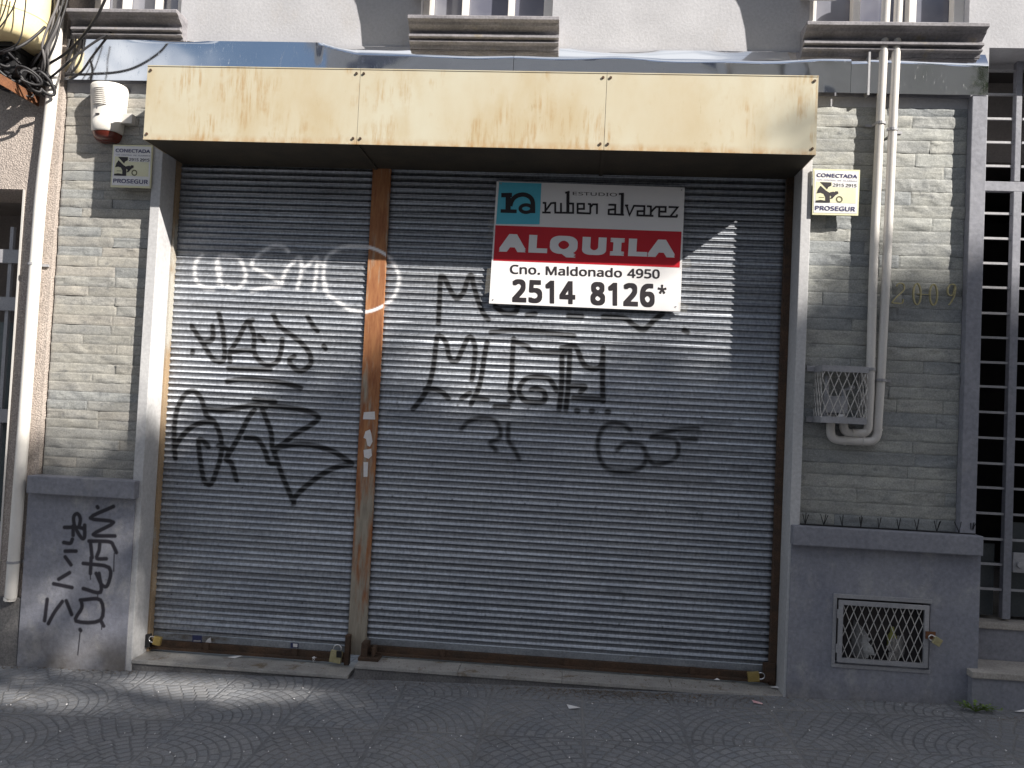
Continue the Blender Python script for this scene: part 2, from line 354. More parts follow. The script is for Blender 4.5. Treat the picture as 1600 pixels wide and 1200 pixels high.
def _post():
    t = NT('rusted_post')
    n = t.noise(5, t.coord((2.4, 1, 0.32)), 6, 0.65); n2 = t.noise(24, t.coord((1.6, 1, 0.25)), 5, 0.65)
    sx = t.n('ShaderNodeSeparateXYZ'); t.link(t.coord(), sx.inputs[0])
    h = t.math('MULTIPLY', t.math('MINIMUM', sx.outputs[2], 2.4), 0.085)                                  # rustier upwards
    rm = t.ramp(t.math('ADD', t.math('ADD', n, h), t.math('MULTIPLY', n2, 0.12)), 0.57, 0.69)
    c = t.mix(t.ramp(n2, 0.3, 0.7), (0.36, 0.32, 0.26), (0.22, 0.19, 0.15))
    c = t.mix(rm, c, t.mix(t.ramp(n2, 0.35, 0.65), (0.38, 0.175, 0.075), (0.24, 0.09, 0.04)))
    c = t.mix(t.attr('white_paint'), c, (0.78, 0.76, 0.77))
    t.bump(n2, 0.4, 0.004)
    return t.out(c, 0.7, 0.0, 0.35)
MAT['post'] = _post()

def _plinth():
    t = NT('painted_plinth')
    n = t.noise(2.2, None, 6, 0.6); fn = t.noise(50, None, 4, 0.6)
    c = t.mix(t.ramp(n, 0.32, 0.7), (0.275, 0.28, 0.315), (0.19, 0.198, 0.245))
    c = t.mix(t.ramp(t.noise(5, t.coord((1, 1, 0.7)), 6, 0.7), 0.52, 0.72), c, (0.37, 0.365, 0.37))
    c = t.mix(t.math('MULTIPLY', t.ramp(t.noise(14, t.coord((1, 1, 0.8)), 6, 0.75), 0.60, 0.70), 0.5), c, (0.14, 0.14, 0.16))
    sx = t.n('ShaderNodeSeparateXYZ'); t.link(t.coord(), sx.inputs[0])
    d = t.math('MAXIMUM', t.math('SUBTRACT', 1.0, t.math('MULTIPLY', sx.outputs[2], 5.0)), 0.0)
    c = t.mix(t.math('MULTIPLY', d, t.ramp(n, 0.3, 0.6)), c, (0.15, 0.14, 0.135))   # splash dirt at the foot
    c = t.mix(0.15, c, t.ramp(fn, 0.3, 0.7), 'OVERLAY')
    c = t.mix(t.attr('black_paint'), c, (0.022, 0.02, 0.028))
    t.bump(fn, 0.35, 0.004)
    return t.out(c, 0.6, 0.0, 0.4)
MAT['plinth'] = _plinth()

def _pavement():
    t = NT('fan_cobble_tiles'); T = 0.53
    c = t.n('ShaderNodeTexCoord'); s = t.n('ShaderNodeSeparateXYZ'); wob = t.n('ShaderNodeTexNoise'); wob.inputs['Scale'].default_value = 7
    t.link(c.outputs['Object'], wob.inputs['Vector'])
    ad = t.n('ShaderNodeVectorMath', operation='SCALE'); ad.inputs['Scale'].default_value = 0.018; t.link(wob.outputs['Color'], ad.inputs[0])
    av = t.n('ShaderNodeVectorMath', operation='ADD'); t.link(c.outputs['Object'], av.inputs[0]); t.link(ad.outputs[0], av.inputs[1])
    t.link(av.outputs[0], s.inputs[0])
    u = t.math('DIVIDE', t.math('ADD', s.outputs[0], 40.13), T); v = t.math('DIVIDE', t.math('ADD', s.outputs[1], 40.02), T)
    iu, iv = t.math('FLOOR', u), t.math('FLOOR', v); fu, fv = t.math('FRACT', u), t.math('FRACT', v)
    par = t.math('MODULO', iu, 2.0)
    fu2 = t.math('ABSOLUTE', t.math('SUBTRACT', par, fu))
    r = t.math('MULTIPLY', t.math('SQRT', t.math('ADD', t.math('MULTIPLY', fu2, fu2), t.math('MULTIPLY', fv, fv))), 10.5)
    ir, fr = t.math('FLOOR', r), t.math('FRACT', r)
    ang = t.math('DIVIDE', t.math('ARCTAN2', fv, fu2), math.pi / 2)
    cnt = t.math('ADD', t.math('FLOOR', t.math('MULTIPLY', ir, 1.15)), 1.0)
    aa = t.math('ADD', t.math('MULTIPLY', ang, cnt), t.math('MULTIPLY', ir, 0.37)); ia, fa = t.math('FLOOR', aa), t.math('FRACT', aa)
    dr = t.math('MINIMUM', fr, t.math('SUBTRACT', 1.0, fr))
    da = t.math('MULTIPLY', t.math('MINIMUM', fa, t.math('SUBTRACT', 1.0, fa)), t.math('DIVIDE', t.math('MULTIPLY', r, 1.571), cnt))
    dt = t.math('MULTIPLY', t.math('MINIMUM', t.math('MINIMUM', fu, t.math('SUBTRACT', 1.0, fu)), t.math('MINIMUM', fv, t.math('SUBTRACT', 1.0, fv))), 6.0)
    d = t.math('MINIMUM', t.math('MINIMUM', dr, da), dt)
    hgt = t.ramp(d, 0.035, 0.15)
    comb = t.n('ShaderNodeCombineXYZ'); t.setin(comb.inputs[0], t.math('ADD', ir, t.math('MULTIPLY', iu, 13.7))); t.setin(comb.inputs[1], t.math('ADD', ia, t.math('MULTIPLY', iv, 7.3)))
    wn_ = t.n('ShaderNodeTexWhiteNoise'); t.link(comb.outputs[0], wn_.inputs['Vector'])
    comb2 = t.n('ShaderNodeCombineXYZ'); t.setin(comb2.inputs[0], iu); t.setin(comb2.inputs[1], iv)
    wt = t.n('ShaderNodeTexWhiteNoise'); t.link(comb2.outputs[0], wt.inputs['Vector'])
    big = t.noise(1.6, None, 5, 0.6); fn = t.noise(140, None, 4, 0.7)
    col = t.mix(t.ramp(big, 0.3, 0.7), (0.165, 0.177, 0.20), (0.215, 0.223, 0.24))
    col = t.mix(t.math('MULTIPLY', wn_.outputs['Value'], 0.4), col, (0.30, 0.295, 0.295)); col = t.mix(t.math('MULTIPLY', wt.outputs['Value'], 0.35), col, (0.13, 0.13, 0.14))
    col = t.mix(t.math('MULTIPLY', t.ramp(t.noise(3.2, None, 6, 0.7), 0.52, 0.72), 0.45), col, (0.085, 0.083, 0.085))
    jf = t.math('MULTIPLY', t.math('SUBTRACT', 1.0, hgt), 0.52)
    jc = t.mix(t.ramp(t.noise(1.1, None, 3), 0.46, 0.60), (0.06, 0.06, 0.065), (0.20, 0.185, 0.165))
    col = t.mix(t.math('MULTIPLY', jf, t.math('ADD', 0.45, t.math('MULTIPLY', t.ramp(t.noise(4, None, 3), 0.3, 0.65), 0.5))), col, jc)
    col = t.mix(0.35, col, t.ramp(fn, 0.25, 0.75), 'OVERLAY')
    h2 = t.math('ADD', hgt, t.math('MULTIPLY', fn, 0.35))
    t.bump(h2, 0.8, 0.007)
    return t.out(col, 0.72, 0.0, 0.35)
MAT['pavement'] = _pavement()

# ------------------------------------------------------------------ the setting: ground
def slab(name, x0, x1, y0, y1, dz, mat, thick=0.0):
    m = MB(); zz = lambda x: zg(x) + dz
    if thick:
        m.add([(x0, y0, zz(x0)), (x1, y0, zz(x1)), (x1, y1, zz(x1)), (x0, y1, zz(x0)), (x0, y0, zz(x0) - thick), (x1, y0, zz(x1) - thick), (x1, y1, zz(x1) - thick), (x0, y1, zz(x0) - thick)],
              [(0, 1, 2, 3), (7, 6, 5, 4), (0, 4, 5, 1), (1, 5, 6, 2), (2, 6, 7, 3), (3, 7, 4, 0)])
    else:
        m.add([(x0, y0, zz(x0)), (x1, y0, zz(x1)), (x1, y1, zz(x1)), (x0, y1, zz(x0))], [(0, 1, 2, 3)])
    return kind(m.build(name, mat, None, origin=(0, 0, 0)), 'structure')
slab('ground', -150, 150, -150, 150, -0.22, MAT['cement'])
slab('pavement', -30, 30, -3.2, 0.6, 0.0, MAT['pavement'], 0.2)
slab('kerb', -30, 30, -3.36, -3.204, 0.004, MAT['step_stone'], 0.2)
slab('road', -60, 60, -11.2, -3.364, -0.14, MAT['asphalt'])
slab('opposite_pavement', -30, 30, -14.0, -11.204, 0.0, MAT['cement'], 0.2)

# ------------------------------------------------------------------ graffiti strokes, in photograph pixels
def S(ox, oy, k, *strokes): return [[(ox + x / k, oy + y / k) for x, y in st] for st in strokes]
BLACK_LEFT = S(250, 370, 4,
    [(205, 715), (206, 725)], [(200, 560), (240, 620), (290, 700), (340, 770), (390, 780), (405, 740), (400, 640), (390, 560), (370, 480)],
    [(330, 560), (330, 640), (280, 660)], [(440, 780), (440, 720), (490, 640), (540, 540), (580, 520)], [(440, 720), (540, 710), (590, 720)],
    [(560, 540), (590, 620), (590, 720), (640, 790), (700, 800), (740, 770), (760, 700), (765, 640)], [(620, 620), (650, 650)],
    [(710, 490), (750, 560), (830, 620), (900, 680), (940, 740), (940, 800), (880, 840), (830, 810), (810, 770), (840, 745)],
    [(925, 500), (960, 560), (985, 590)], [(1025, 680), (1035, 700)], [(420, 905), (520, 890), (680, 900), (800, 920), (880, 945)], [(430, 825), (690, 830)]) + S(250, 580, 5,
    [(120, 680), (115, 560), (115, 420), (140, 290), (190, 190), (250, 155), (300, 180), (330, 230), (350, 300), (370, 350), (420, 390), (455, 450), (480, 540), (480, 640), (450, 760), (400, 880), (350, 860), (330, 780), (310, 640), (305, 540), (340, 545), (380, 590)],
    [(115, 600), (180, 500), (260, 430), (340, 400), (420, 400)], [(350, 295), (480, 310), (600, 290), (740, 265), (830, 280)],
    [(460, 580), (540, 620), (520, 690), (560, 720), (600, 850)], [(520, 680), (580, 580), (640, 470), (690, 370), (740, 300)], [(740, 220), (800, 230), (900, 240)],
    [(790, 270), (830, 370), (870, 480), (880, 600), (900, 620)],
    [(860, 270), (1000, 285), (1150, 310), (1240, 360), (1180, 420), (1060, 490), (960, 570), (890, 610), (1000, 580), (1150, 575), (1280, 600), (1380, 640), (1500, 720)],
    [(670, 520), (760, 530), (820, 620), (850, 710), (900, 720)], [(890, 620), (930, 740), (970, 850), (1040, 1010)],
    [(1500, 730), (1380, 750), (1260, 810), (1140, 900), (1060, 980), (1045, 1035)])
BLACK_RIGHT = S(630, 410, 4.8,
    [(265, 460), (270, 340), (275, 220), (280, 110), (310, 120), (350, 200), (400, 270), (450, 230), (480, 140), (510, 95), (530, 180), (560, 280), (600, 380), (640, 430)],
    [(690, 330), (760, 380), (840, 375), (860, 330)], [(930, 395), (990, 385)], [(1240, 400), (1340, 405)],
    [(75, 1100), (140, 1020), (190, 930), (225, 800), (240, 680), (260, 550), (320, 600), (350, 720), (400, 740), (440, 660), (480, 580), (510, 560), (540, 640), (530, 780), (515, 880)],
    [(165, 955), (240, 950), (300, 980), (340, 1020)], [(630, 600), (610, 700), (590, 840), (560, 960), (510, 1060)], [(440, 1020), (500, 980)], [(560, 1020), (630, 1030)], [(690, 1080), (790, 1082)],
    [(660, 525), (820, 510), (1000, 520), (1280, 550)], [(830, 570), (820, 700), (815, 850), (800, 950), (830, 1000), (800, 1040)], [(850, 600), (930, 630), (980, 670), (1230, 675)],
    [(1150, 960), (1100, 880), (1040, 860), (960, 860), (900, 890), (870, 950), (880, 1000), (930, 1045), (1050, 1045), (1060, 980), (1000, 945), (960, 955)],
    [(1190, 640), (1190, 800), (1185, 960), (1170, 1100)], [(1250, 640), (1245, 800), (1235, 960), (1220, 1100)],
    [(1190, 640), (1290, 630), (1330, 720), (1370, 780), (1440, 800), (1490, 760), (1500, 640)], [(1500, 640), (1495, 800), (1495, 940), (1500, 1040)],
    [(1240, 930), (1360, 930), (1330, 970)], [(1280, 1015), (1500, 1030)], [(1300, 1112), (1310, 1115)], [(1410, 1115), (1420, 1115)], [(1530, 1120), (1540, 1120)]) + S(800, 300, 4,
    [(570, 780), (700, 790), (760, 830), (820, 860), (890, 800), (940, 760)], [(1075, 865), (1095, 875)])
BLACK_RIGHT_THIN = S(700, 630, 3.333,
    [(70, 135), (110, 95), (180, 75), (240, 90), (270, 130), (270, 180), (220, 205), (250, 245)], [(315, 110), (315, 190), (345, 240), (370, 290)],
    [(950, 140), (900, 108), (830, 110), (790, 160), (780, 230), (800, 310), (850, 350), (950, 355), (1020, 320), (1030, 260), (1000, 215), (920, 210), (880, 245)],
    [(1040, 280), (1080, 320), (1180, 290), (1200, 240), (1180, 190), (1060, 180), (1120, 155), (1210, 135), (1300, 130)], [(1220, 190), (1290, 190)])
FAINT_RIGHT = S(700, 630, 3.333, [(1300, 130), (1350, 110), (1470, 105)], [(1340, 98), (1470, 108)], [(1210, 150), (1310, 160)], [(1060, 290), (1350, 300)], [(850, 372), (1000, 382), (1200, 396), (1380, 405)], [(1200, 250), (1560, 240)], [(1250, 540), (1310, 565), (1320, 600)], [(1480, 340), (1560, 345)]) + S(800, 900, 4, [(600, 90), (700, 110), (690, 160)]) + S(250, 370, 4, [(210, 430), (400, 455)], [(900, 480), (770, 470)])
WHITE = S(290, 375, 4.571,
    [(120, 110), (78, 150), (66, 220), (80, 290), (130, 340), (200, 352)], [(240, 120), (222, 180), (238, 260), (262, 320)], [(225, 150), (250, 230), (235, 310)],
    [(265, 112), (370, 125), (415, 190), (430, 260), (410, 315), (350, 352), (300, 325)],
    [(735, 85), (700, 50), (620, 45), (545, 88), (485, 140), (480, 190), (560, 235), (640, 285), (690, 322), (600, 336), (475, 365)],
    [(690, 300), (715, 225), (770, 160), (822, 128), (828, 220), (800, 345)], [(815, 130), (838, 200), (880, 175), (940, 125), (935, 230), (920, 360)], [(940, 150), (985, 175)],
    [(995, 360), (985, 250), (1000, 140), (1050, 90), (1130, 52), (1300, 50), (1430, 105), (1500, 190), (1525, 290), (1490, 400), (1420, 465), (1300, 512), (1180, 500), (1090, 440), (1020, 390), (995, 300)])
PLINTH_TAG = S(40, 770, 4.444,
    [(498, 97), (502, 103)], [(610, 95), (450, 175), (610, 205), (470, 290), (620, 300)], [(440, 335), (580, 340), (610, 370), (630, 415)], [(450, 340), (462, 450)], [(515, 350), (510, 400), (495, 455), (560, 458)],
    [(400, 490), (580, 520), (570, 640), (530, 640), (490, 560)], [(510, 560), (520, 690), (400, 665)], [(455, 450), (450, 560)],
    [(380, 745), (520, 745), (520, 885), (350, 890), (390, 800), (385, 745)], [(520, 885), (542, 925)], [(378, 950), (382, 956)],
    [(270, 240), (395, 245), (410, 300), (395, 318), (365, 280), (338, 220), (335, 165), (360, 145), (380, 180), (372, 235)], [(410, 225), (410, 295)], [(330, 230), (330, 295)],
    [(265, 345), (310, 350), (325, 322)], [(275, 405), (350, 405)], [(275, 445), (315, 500)], [(305, 555), (230, 600)], [(195, 632), (322, 658)], [(150, 740), (132, 888)], [(255, 755), (200, 830), (158, 908)], [(282, 750), (320, 845)])
PLINTH_DRIP = S(40, 770, 4.444, [(615, 420), (612, 545)], [(500, 690), (502, 740)], [(380, 955), (362, 1125)], [(450, 560), (450, 600)], [(530, 900), (528, 948)])

def coat(V, strokes, y, width, soft):
    """how much paint each vertex of a flat-on surface carries: 1 inside a stroke, falling to 0 over its soft edge"""
    out = np.zeros(len(V)); X, Z = V[:, 0], V[:, 2]
    for st in strokes:
        P = [A(u, v, y) for u, v in st]
        if len(P) > 2: P = smooth_path(P, 4)
        for a, b in zip(P[:-1], P[1:]):
            x0, x1 = min(a.x, b.x) - 0.1, max(a.x, b.x) + 0.1; z0, z1 = min(a.z, b.z) - 0.1, max(a.z, b.z) + 0.1
            idx = np.nonzero((X > x0) & (X < x1) & (Z > z0) & (Z < z1))[0]
            if not len(idx): continue
            dx, dz = b.x - a.x, b.z - a.z; L = dx * dx + dz * dz + 1e-12
            t = np.clip(((X[idx] - a.x) * dx + (Z[idx] - a.z) * dz) / L, 0, 1)
            d = np.hypot(X[idx] - a.x - t * dx, Z[idx] - a.z - t * dz)
            out[idx] = np.maximum(out[idx], np.clip((width + soft - d) / (2 * soft), 0, 1))
    return out

# ------------------------------------------------------------------ the shop building
shop = thing('shop_building', 'grey shop front clad in stone strips with two closed metal roller shutters', 'building', (-0.6, 0.3, -0.15))
XL, XR = -3.405, 2.412
wall = MB()
wall.box(XL, -2.695, 0.022, 0.34, -0.4, 3.50); wall.box(1.36, XR, 0.022, 0.34, -0.4, 3.50); wall.box(-2.695, 1.36, 0.20, 0.34, 3.20, 3.50)
wins = []
for ul, ur, vt in ((103, 276, 12), (637, 874, 20), (1262, 1547, 30)):
    a, b = A(ul, vt, -0.15), A(ur, vt + (7 if ul > 200 else 2), -0.15); wins.append((a.x, b.x, (a.z + b.z) / 2))
zb, xc = 3.50, XL
for k, (a, b, z) in enumerate(wins):
    wall.box(xc, a + 0.05, 0.0, 0.34, 4.0, 7.6) if k else None
    xc = b - 0.05
wall.box(xc, 6.5, 0.0, 0.34, 4.0, 7.6)
wall.box(XL, XR + 0.02, 0.0, 0.34, 3.50, 3.88); wall.box(XL, 6.5, 0.0, 0.34, 3.88, 4.0)
for a, b, z in wins: wall.box(a + 0.05 if a > -3 else XL, b - 0.05, 0.0, 0.34, 5.8, 7.6)
wall.box(3.3, 6.5, 0.0, 0.34, -0.3, 3.88)
wall.build('wall', MAT['wall_paint'], shop)

# ledger stone cladding
def stone_panel(x0, x1, z0, z1, tones, seed, hmin, hmax, lmin, lmax):
    rnd = random.Random(seed); m = MB(); tone = []; z = z0
    while z < z1 - 0.01:
        h = rnd.uniform(hmin, hmax); h = z1 - z if z + h > z1 - 0.03 else h
        x = x0 - rnd.uniform(0, 0.2)
        while x < x1:
            l = rnd.uniform(lmin, lmax) * (0.55 if rnd.random() < 0.15 else 1.0)
            xa, xb = max(x, x0), min(x + l, x1)
            if x1 - (x + l) < 0.06: xb = x1
            if xb - xa > 0.01:
                d0 = rnd.uniform(0, 0.004); tl = rnd.uniform(-0.004, 0.004); tlz = rnd.uniform(-0.003, 0.004); sd = rnd.uniform(0, 100); rg = rnd.choice((0.0012, 0.002, 0.0035))
                nu, nv = max(3, int((xb - xa) / 0.011)), max(4, int(h / 0.011)); g = 0.0008; n0 = len(m.v); vs = []
                for j in range(nv + 1):
                    for i in range(nu + 1):
                        u, v = i / nu, j / nv; px, pz = xa + g + (xb - xa - 2 * g) * u, z + g + (h - 2 * g) * v
                        q = Vector((px * 14 + sd, sd, pz * 26))
                        n = noise.fractal(q, 0.9, 2.1, 4) * rg + max(0, noise.noise(q * 0.45) - 0.2) * 0.014
                        e = min(u, 1 - u) * (xb - xa); ez = min(v, 1 - v) * h; ed = max(0, 0.003 - min(e, ez)) * 0.6
                        vs.append((px, -d0 - tl * (u - .5) - tlz * (v - .5) - n + ed - 0.002, pz))
                nn = nu + 1; fs = [(j * nn + i, j * nn + i + 1, (j + 1) * nn + i + 1, (j + 1) * nn + i) for j in range(nv) for i in range(nu)]
                # skirt back to the bed
                ring = [i for i in range(nn)] + [j * nn + nu for j in range(1, nv + 1)] + [nv * nn + i for i in range(nu - 1, -1, -1)] + [j * nn for j in range(nv - 1, 0, -1)]
                b0 = len(vs); vs += [(vs[i][0], 0.022, vs[i][2]) for i in ring]; R = len(ring)
                fs += [(ring[k], b0 + k, b0 + (k + 1) % R, ring[(k + 1) % R]) for k in range(R)]
                m.add(vs, fs, False)
                c = rnd.choice(tones); s_ = rnd.uniform(0.93, 1.07); tone += [(c[0] * s_ * 0.92, c[1] * s_ * 0.935, c[2] * s_ * 0.955)] * len(vs)
            x += l
        z += h
    return m, tone
warm = [(0.33, 0.32, 0.295), (0.345, 0.33, 0.30), (0.32, 0.31, 0.29), (0.35, 0.33, 0.30), (0.305, 0.30, 0.285), (0.275, 0.28, 0.278)]
cool = [(0.31, 0.315, 0.30), (0.295, 0.30, 0.292), (0.325, 0.325, 0.305), (0.27, 0.28, 0.28), (0.31, 0.312, 0.295), (0.245, 0.258, 0.265)]
m, tn = stone_panel(-3.395, -2.756, 0.985, 3.50, warm, 3, 0.058, 0.068, 0.32, 0.85); o = m.build('stone_cladding', MAT['stone'], shop, attrs={'tone': tn}); o['label'] = 'warm beige strip stone on the left pier'
m, tn = stone_panel(1.394, 2.315, 0.942, 3.50, cool, 8, 0.070, 0.086, 0.34, 0.90); o = m.build('stone_cladding', MAT['stone'], shop, attrs={'tone': tn}); o['label'] = 'grey green strip stone on the right pier'

MB().box(-2.754, -2.690, -0.06, 0.34, -0.4, 3.15).build('door_jamb', MAT['jamb_paint'], shop, bevel=0.004)
MB().box(1.334, 1.393, -0.06, 0.34, -0.4, 3.15).build('door_jamb', MAT['jamb_paint'], shop, bevel=0.004)
MB().box(2.316, 2.405, -0.057, 0.34, 0.93, 3.565).build('corner_trim', MAT['grey_paint'], shop, bevel=0.004)
MB().box(-3.418, -2.708, -0.12, 0.02, 0.877, 0.99).build('coping', MAT['grey_paint'], shop, bevel=0.006)
MB().box(1.341, 2.421, -0.12, 0.02, 0.831, 0.945).build('coping', MAT['grey_paint'], shop, bevel=0.006)

# left plinth: its front is a fine grid that carries the painted tag
pl = MB().box(-3.438, -2.725, -0.0695, 0.02, -0.42, 0.876)
pl.f = [f for i, f in enumerate(pl.f) if i != 2]; pl.sm = pl.sm[:5]
nu, nv = 240, 370
gx, gz = np.meshgrid(np.linspace(-3.438, -2.725, nu), np.linspace(-0.30, 0.876, nv)); V = np.stack([gx.ravel(), np.full(gx.size, -0.07), gz.ravel()], 1)
bp = np.maximum(coat(V, PLINTH_TAG, -0.07, 0.0125, 0.0035), 0.95 * coat(V, PLINTH_DRIP, -0.07, 0.004, 0.002))
left_plinth = grid_obj('plinth', V, nu, nv, MAT['plinth'], shop, {'black_paint': bp})
left_plinth['label'] = 'left grey plinth tagged with black paint letters'
pl.build('plinth_body', MAT['grey_paint'], left_plinth)
# right plinth with the cabinet opening
gTL, gTR, gBR, gBL = (A(1305, 930, -0.07), A(1455, 940, -0.07), A(1450, 1047, -0.07), A(1302, 1040, -0.07))
gx0, gx1, gz0, gz1 = (gTL.x + gBL.x) / 2, (gTR.x + gBR.x) / 2, (gBL.z + gBR.z) / 2, (gTL.z + gTR.z) / 2
px0, px1 = 1.347, 2.432
pr = MB(); pr.box(px0, gx0, -0.07, 0.02, -0.3, 0.831); pr.box(gx1, px1, -0.07, 0.02, -0.3, 0.831)
pr.box(gx0, gx1, -0.07, 0.02, -0.3, gz0); pr.box(gx0, gx1, -0.07, 0.02, gz1, 0.831)
pr.build('plinth', MAT['plinth'], shop)['label'] = 'right grey plinth around the mesh cabinet door'
# the recess behind the mesh door is cut through the pier: a dark box set into it
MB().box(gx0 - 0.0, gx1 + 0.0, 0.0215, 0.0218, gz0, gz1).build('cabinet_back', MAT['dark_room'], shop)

# marble door sills
o = MB().box(-2.69, -1.30, -0.062, 0.2, -0.160, -0.138).build('door_sill', MAT['marble'], shop, bevel=0.004); MB().box(-2.69, -1.27, -0.050, 0.2, -0.36, -0.1605).build('sill_base', MAT['cement'], o)
s = MB(); xs = [-1.262, -0.62, 0.02, 0.68, 1.333]
for a, b in zip(xs[:-1], xs[1:]): s.box(a + 0.001, b - 0.001, -0.055, 0.2, -0.094, -0.072)
o = s.build('door_sill', MAT['marble'], shop, bevel=0.003); MB().box(-1.262, 1.333, -0.046, 0.2, -0.36, -0.0945).build('sill_base', MAT['cement'], o)

# window ledges with stepped mouldings, windows, and the curved brackets above
def ledge(x0, x1, zt):
    prof = [(0.0, 0.0), (-0.145, 0.0), (-0.15, -0.005), (-0.15, -0.024), (-0.122, -0.030), (-0.112, -0.046), (-0.082, -0.062), (-0.066, -0.074), (-0.064, -0.092), (-0.092, -0.094), (-0.094, -0.110), (-0.062, -0.114), (-0.058, -0.124), (-0.076, -0.127), (-0.076, -0.136), (-0.046, -0.142), (-0.04, -0.166), (0.0, -0.166)]
    m = MB(); m.prism_x([(y, zt + z) for y, z in prof], x0, x1)
    return m.build('window_ledge', MAT['ledge_paint'], shop, bevel=0.002)
for k, (a, b, z) in enumerate(wins):
    ledge(a, b, z)
    f = MB(); xa, xb = max(a + 0.05, XL), b - 0.05; z0, z1 = z - 0.02, 5.8; w = xb - xa
    for x0, x1 in ((xa, xa + 0.06), (xa + w * 0.30, xa + w * 0.345), (xa + w * 0.655, xa + w * 0.70), (xb - 0.06, xb)): f.box(x0, x1, 0.07, 0.14, z0, z1)
    for p0, p1 in ((xa + 0.06, xa + w * 0.30), (xa + w * 0.345, xa + w * 0.655), (xa + w * 0.70, xb - 0.06)):
        f.box(p0, p1, 0.075, 0.135, z1 - 0.08, z1); f.box(p0, p1, 0.075, 0.135, z0, z0 + 0.05)
    fo = f.build('window', MAT['white_plastic'], shop, bevel=0.003)
    MB().box(xa, xb, 0.145, 0.15, z0, z1).build('pane', MAT['glass'], fo)
    MB().box(xa, xb, 0.335, 0.34, z0 - 0.1, z1).build('curtain', MAT['white_plastic'], fo)
    # sculpted bracket left of the opening, under a balcony higher up
    bz = 4.085; prof = [(0.0, bz + 0.075)]
    for p_, z_ in ((-0.20, bz), (-0.212, 4.24), (-0.235, 4.40), (-0.275, 4.56), (-0.34, 4.72), (-0.43, 4.87), (-0.55, 5.02), (-0.68, 5.15)): prof.append((p_, z_))
    prof += [(-0.74, 5.15), (-0.74, 5.32), (0.0, 5.32)]
    if k: MB().prism_x(prof, a - 0.01, a + 0.20).build('bracket', MAT['wall_paint'], shop)
    else: MB().prism_x(prof, a + 0.0, a + 0.2).build('bracket', MAT['wall_paint'], shop)

# mirror-steel fascia: four buckled sheets folded back along their top edge
def fascia_sheet(x0, x1, seed, y0):
    nu, nv = int((x1 - x0) / 0.02) + 2, 26; V = []; zt, zb_ = 3.83, 3.563
    for j in range(nv):
        t = j / (nv - 1)
        for i in range(nu):
            x = x0 + (x1 - x0) * i / (nu - 1); z = zb_ + (zt - zb_) * t
            lip = 0.70 + 0.09 * noise.noise(Vector((x * 2.2, seed, 0))) - 0.13 * noise.noise(Vector((x * 0.9, seed + 7, 3)))
            lip += 0.32 * min(1.0, max(0.0, (-1.45 - x) / 0.35))
            fold = max(0.0, t - lip) / max(0.12, 1 - lip)
            dent = noise.noise(Vector((x * 3.1, seed, z * 3))) * 0.0055 + noise.noise(Vector((x * 7, seed, z * 8))) * 0.0007
            if x < -1.7: dent *= 0.4
            V.append((x, y0 + dent + 0.045 * fold ** 1.25, z))
    return grid_obj('fascia_sheet', np.array(V), nu, nv, MAT['mirror'], shop, smooth=True)
for (xa, xb, y0, sd) in ((-3.385, -0.455, -0.060, 1.0), (-0.452, 1.60, -0.061, 5.0), (1.603, 1.70, -0.058, 9.0), (1.703, 2.402, -0.060, 12.0)):
    fs_ = fascia_sheet(xa, xb, sd, y0)
MB().box(-3.385, 2.402, -0.012, 0.0, 3.563, 3.80).build('fascia_backing', MAT['grey_paint'], shop)
MB().box(1.700, 1.712, -0.066, -0.012, 3.55, 3.835).build('fascia_strip', MAT['steel_frame'], shop)

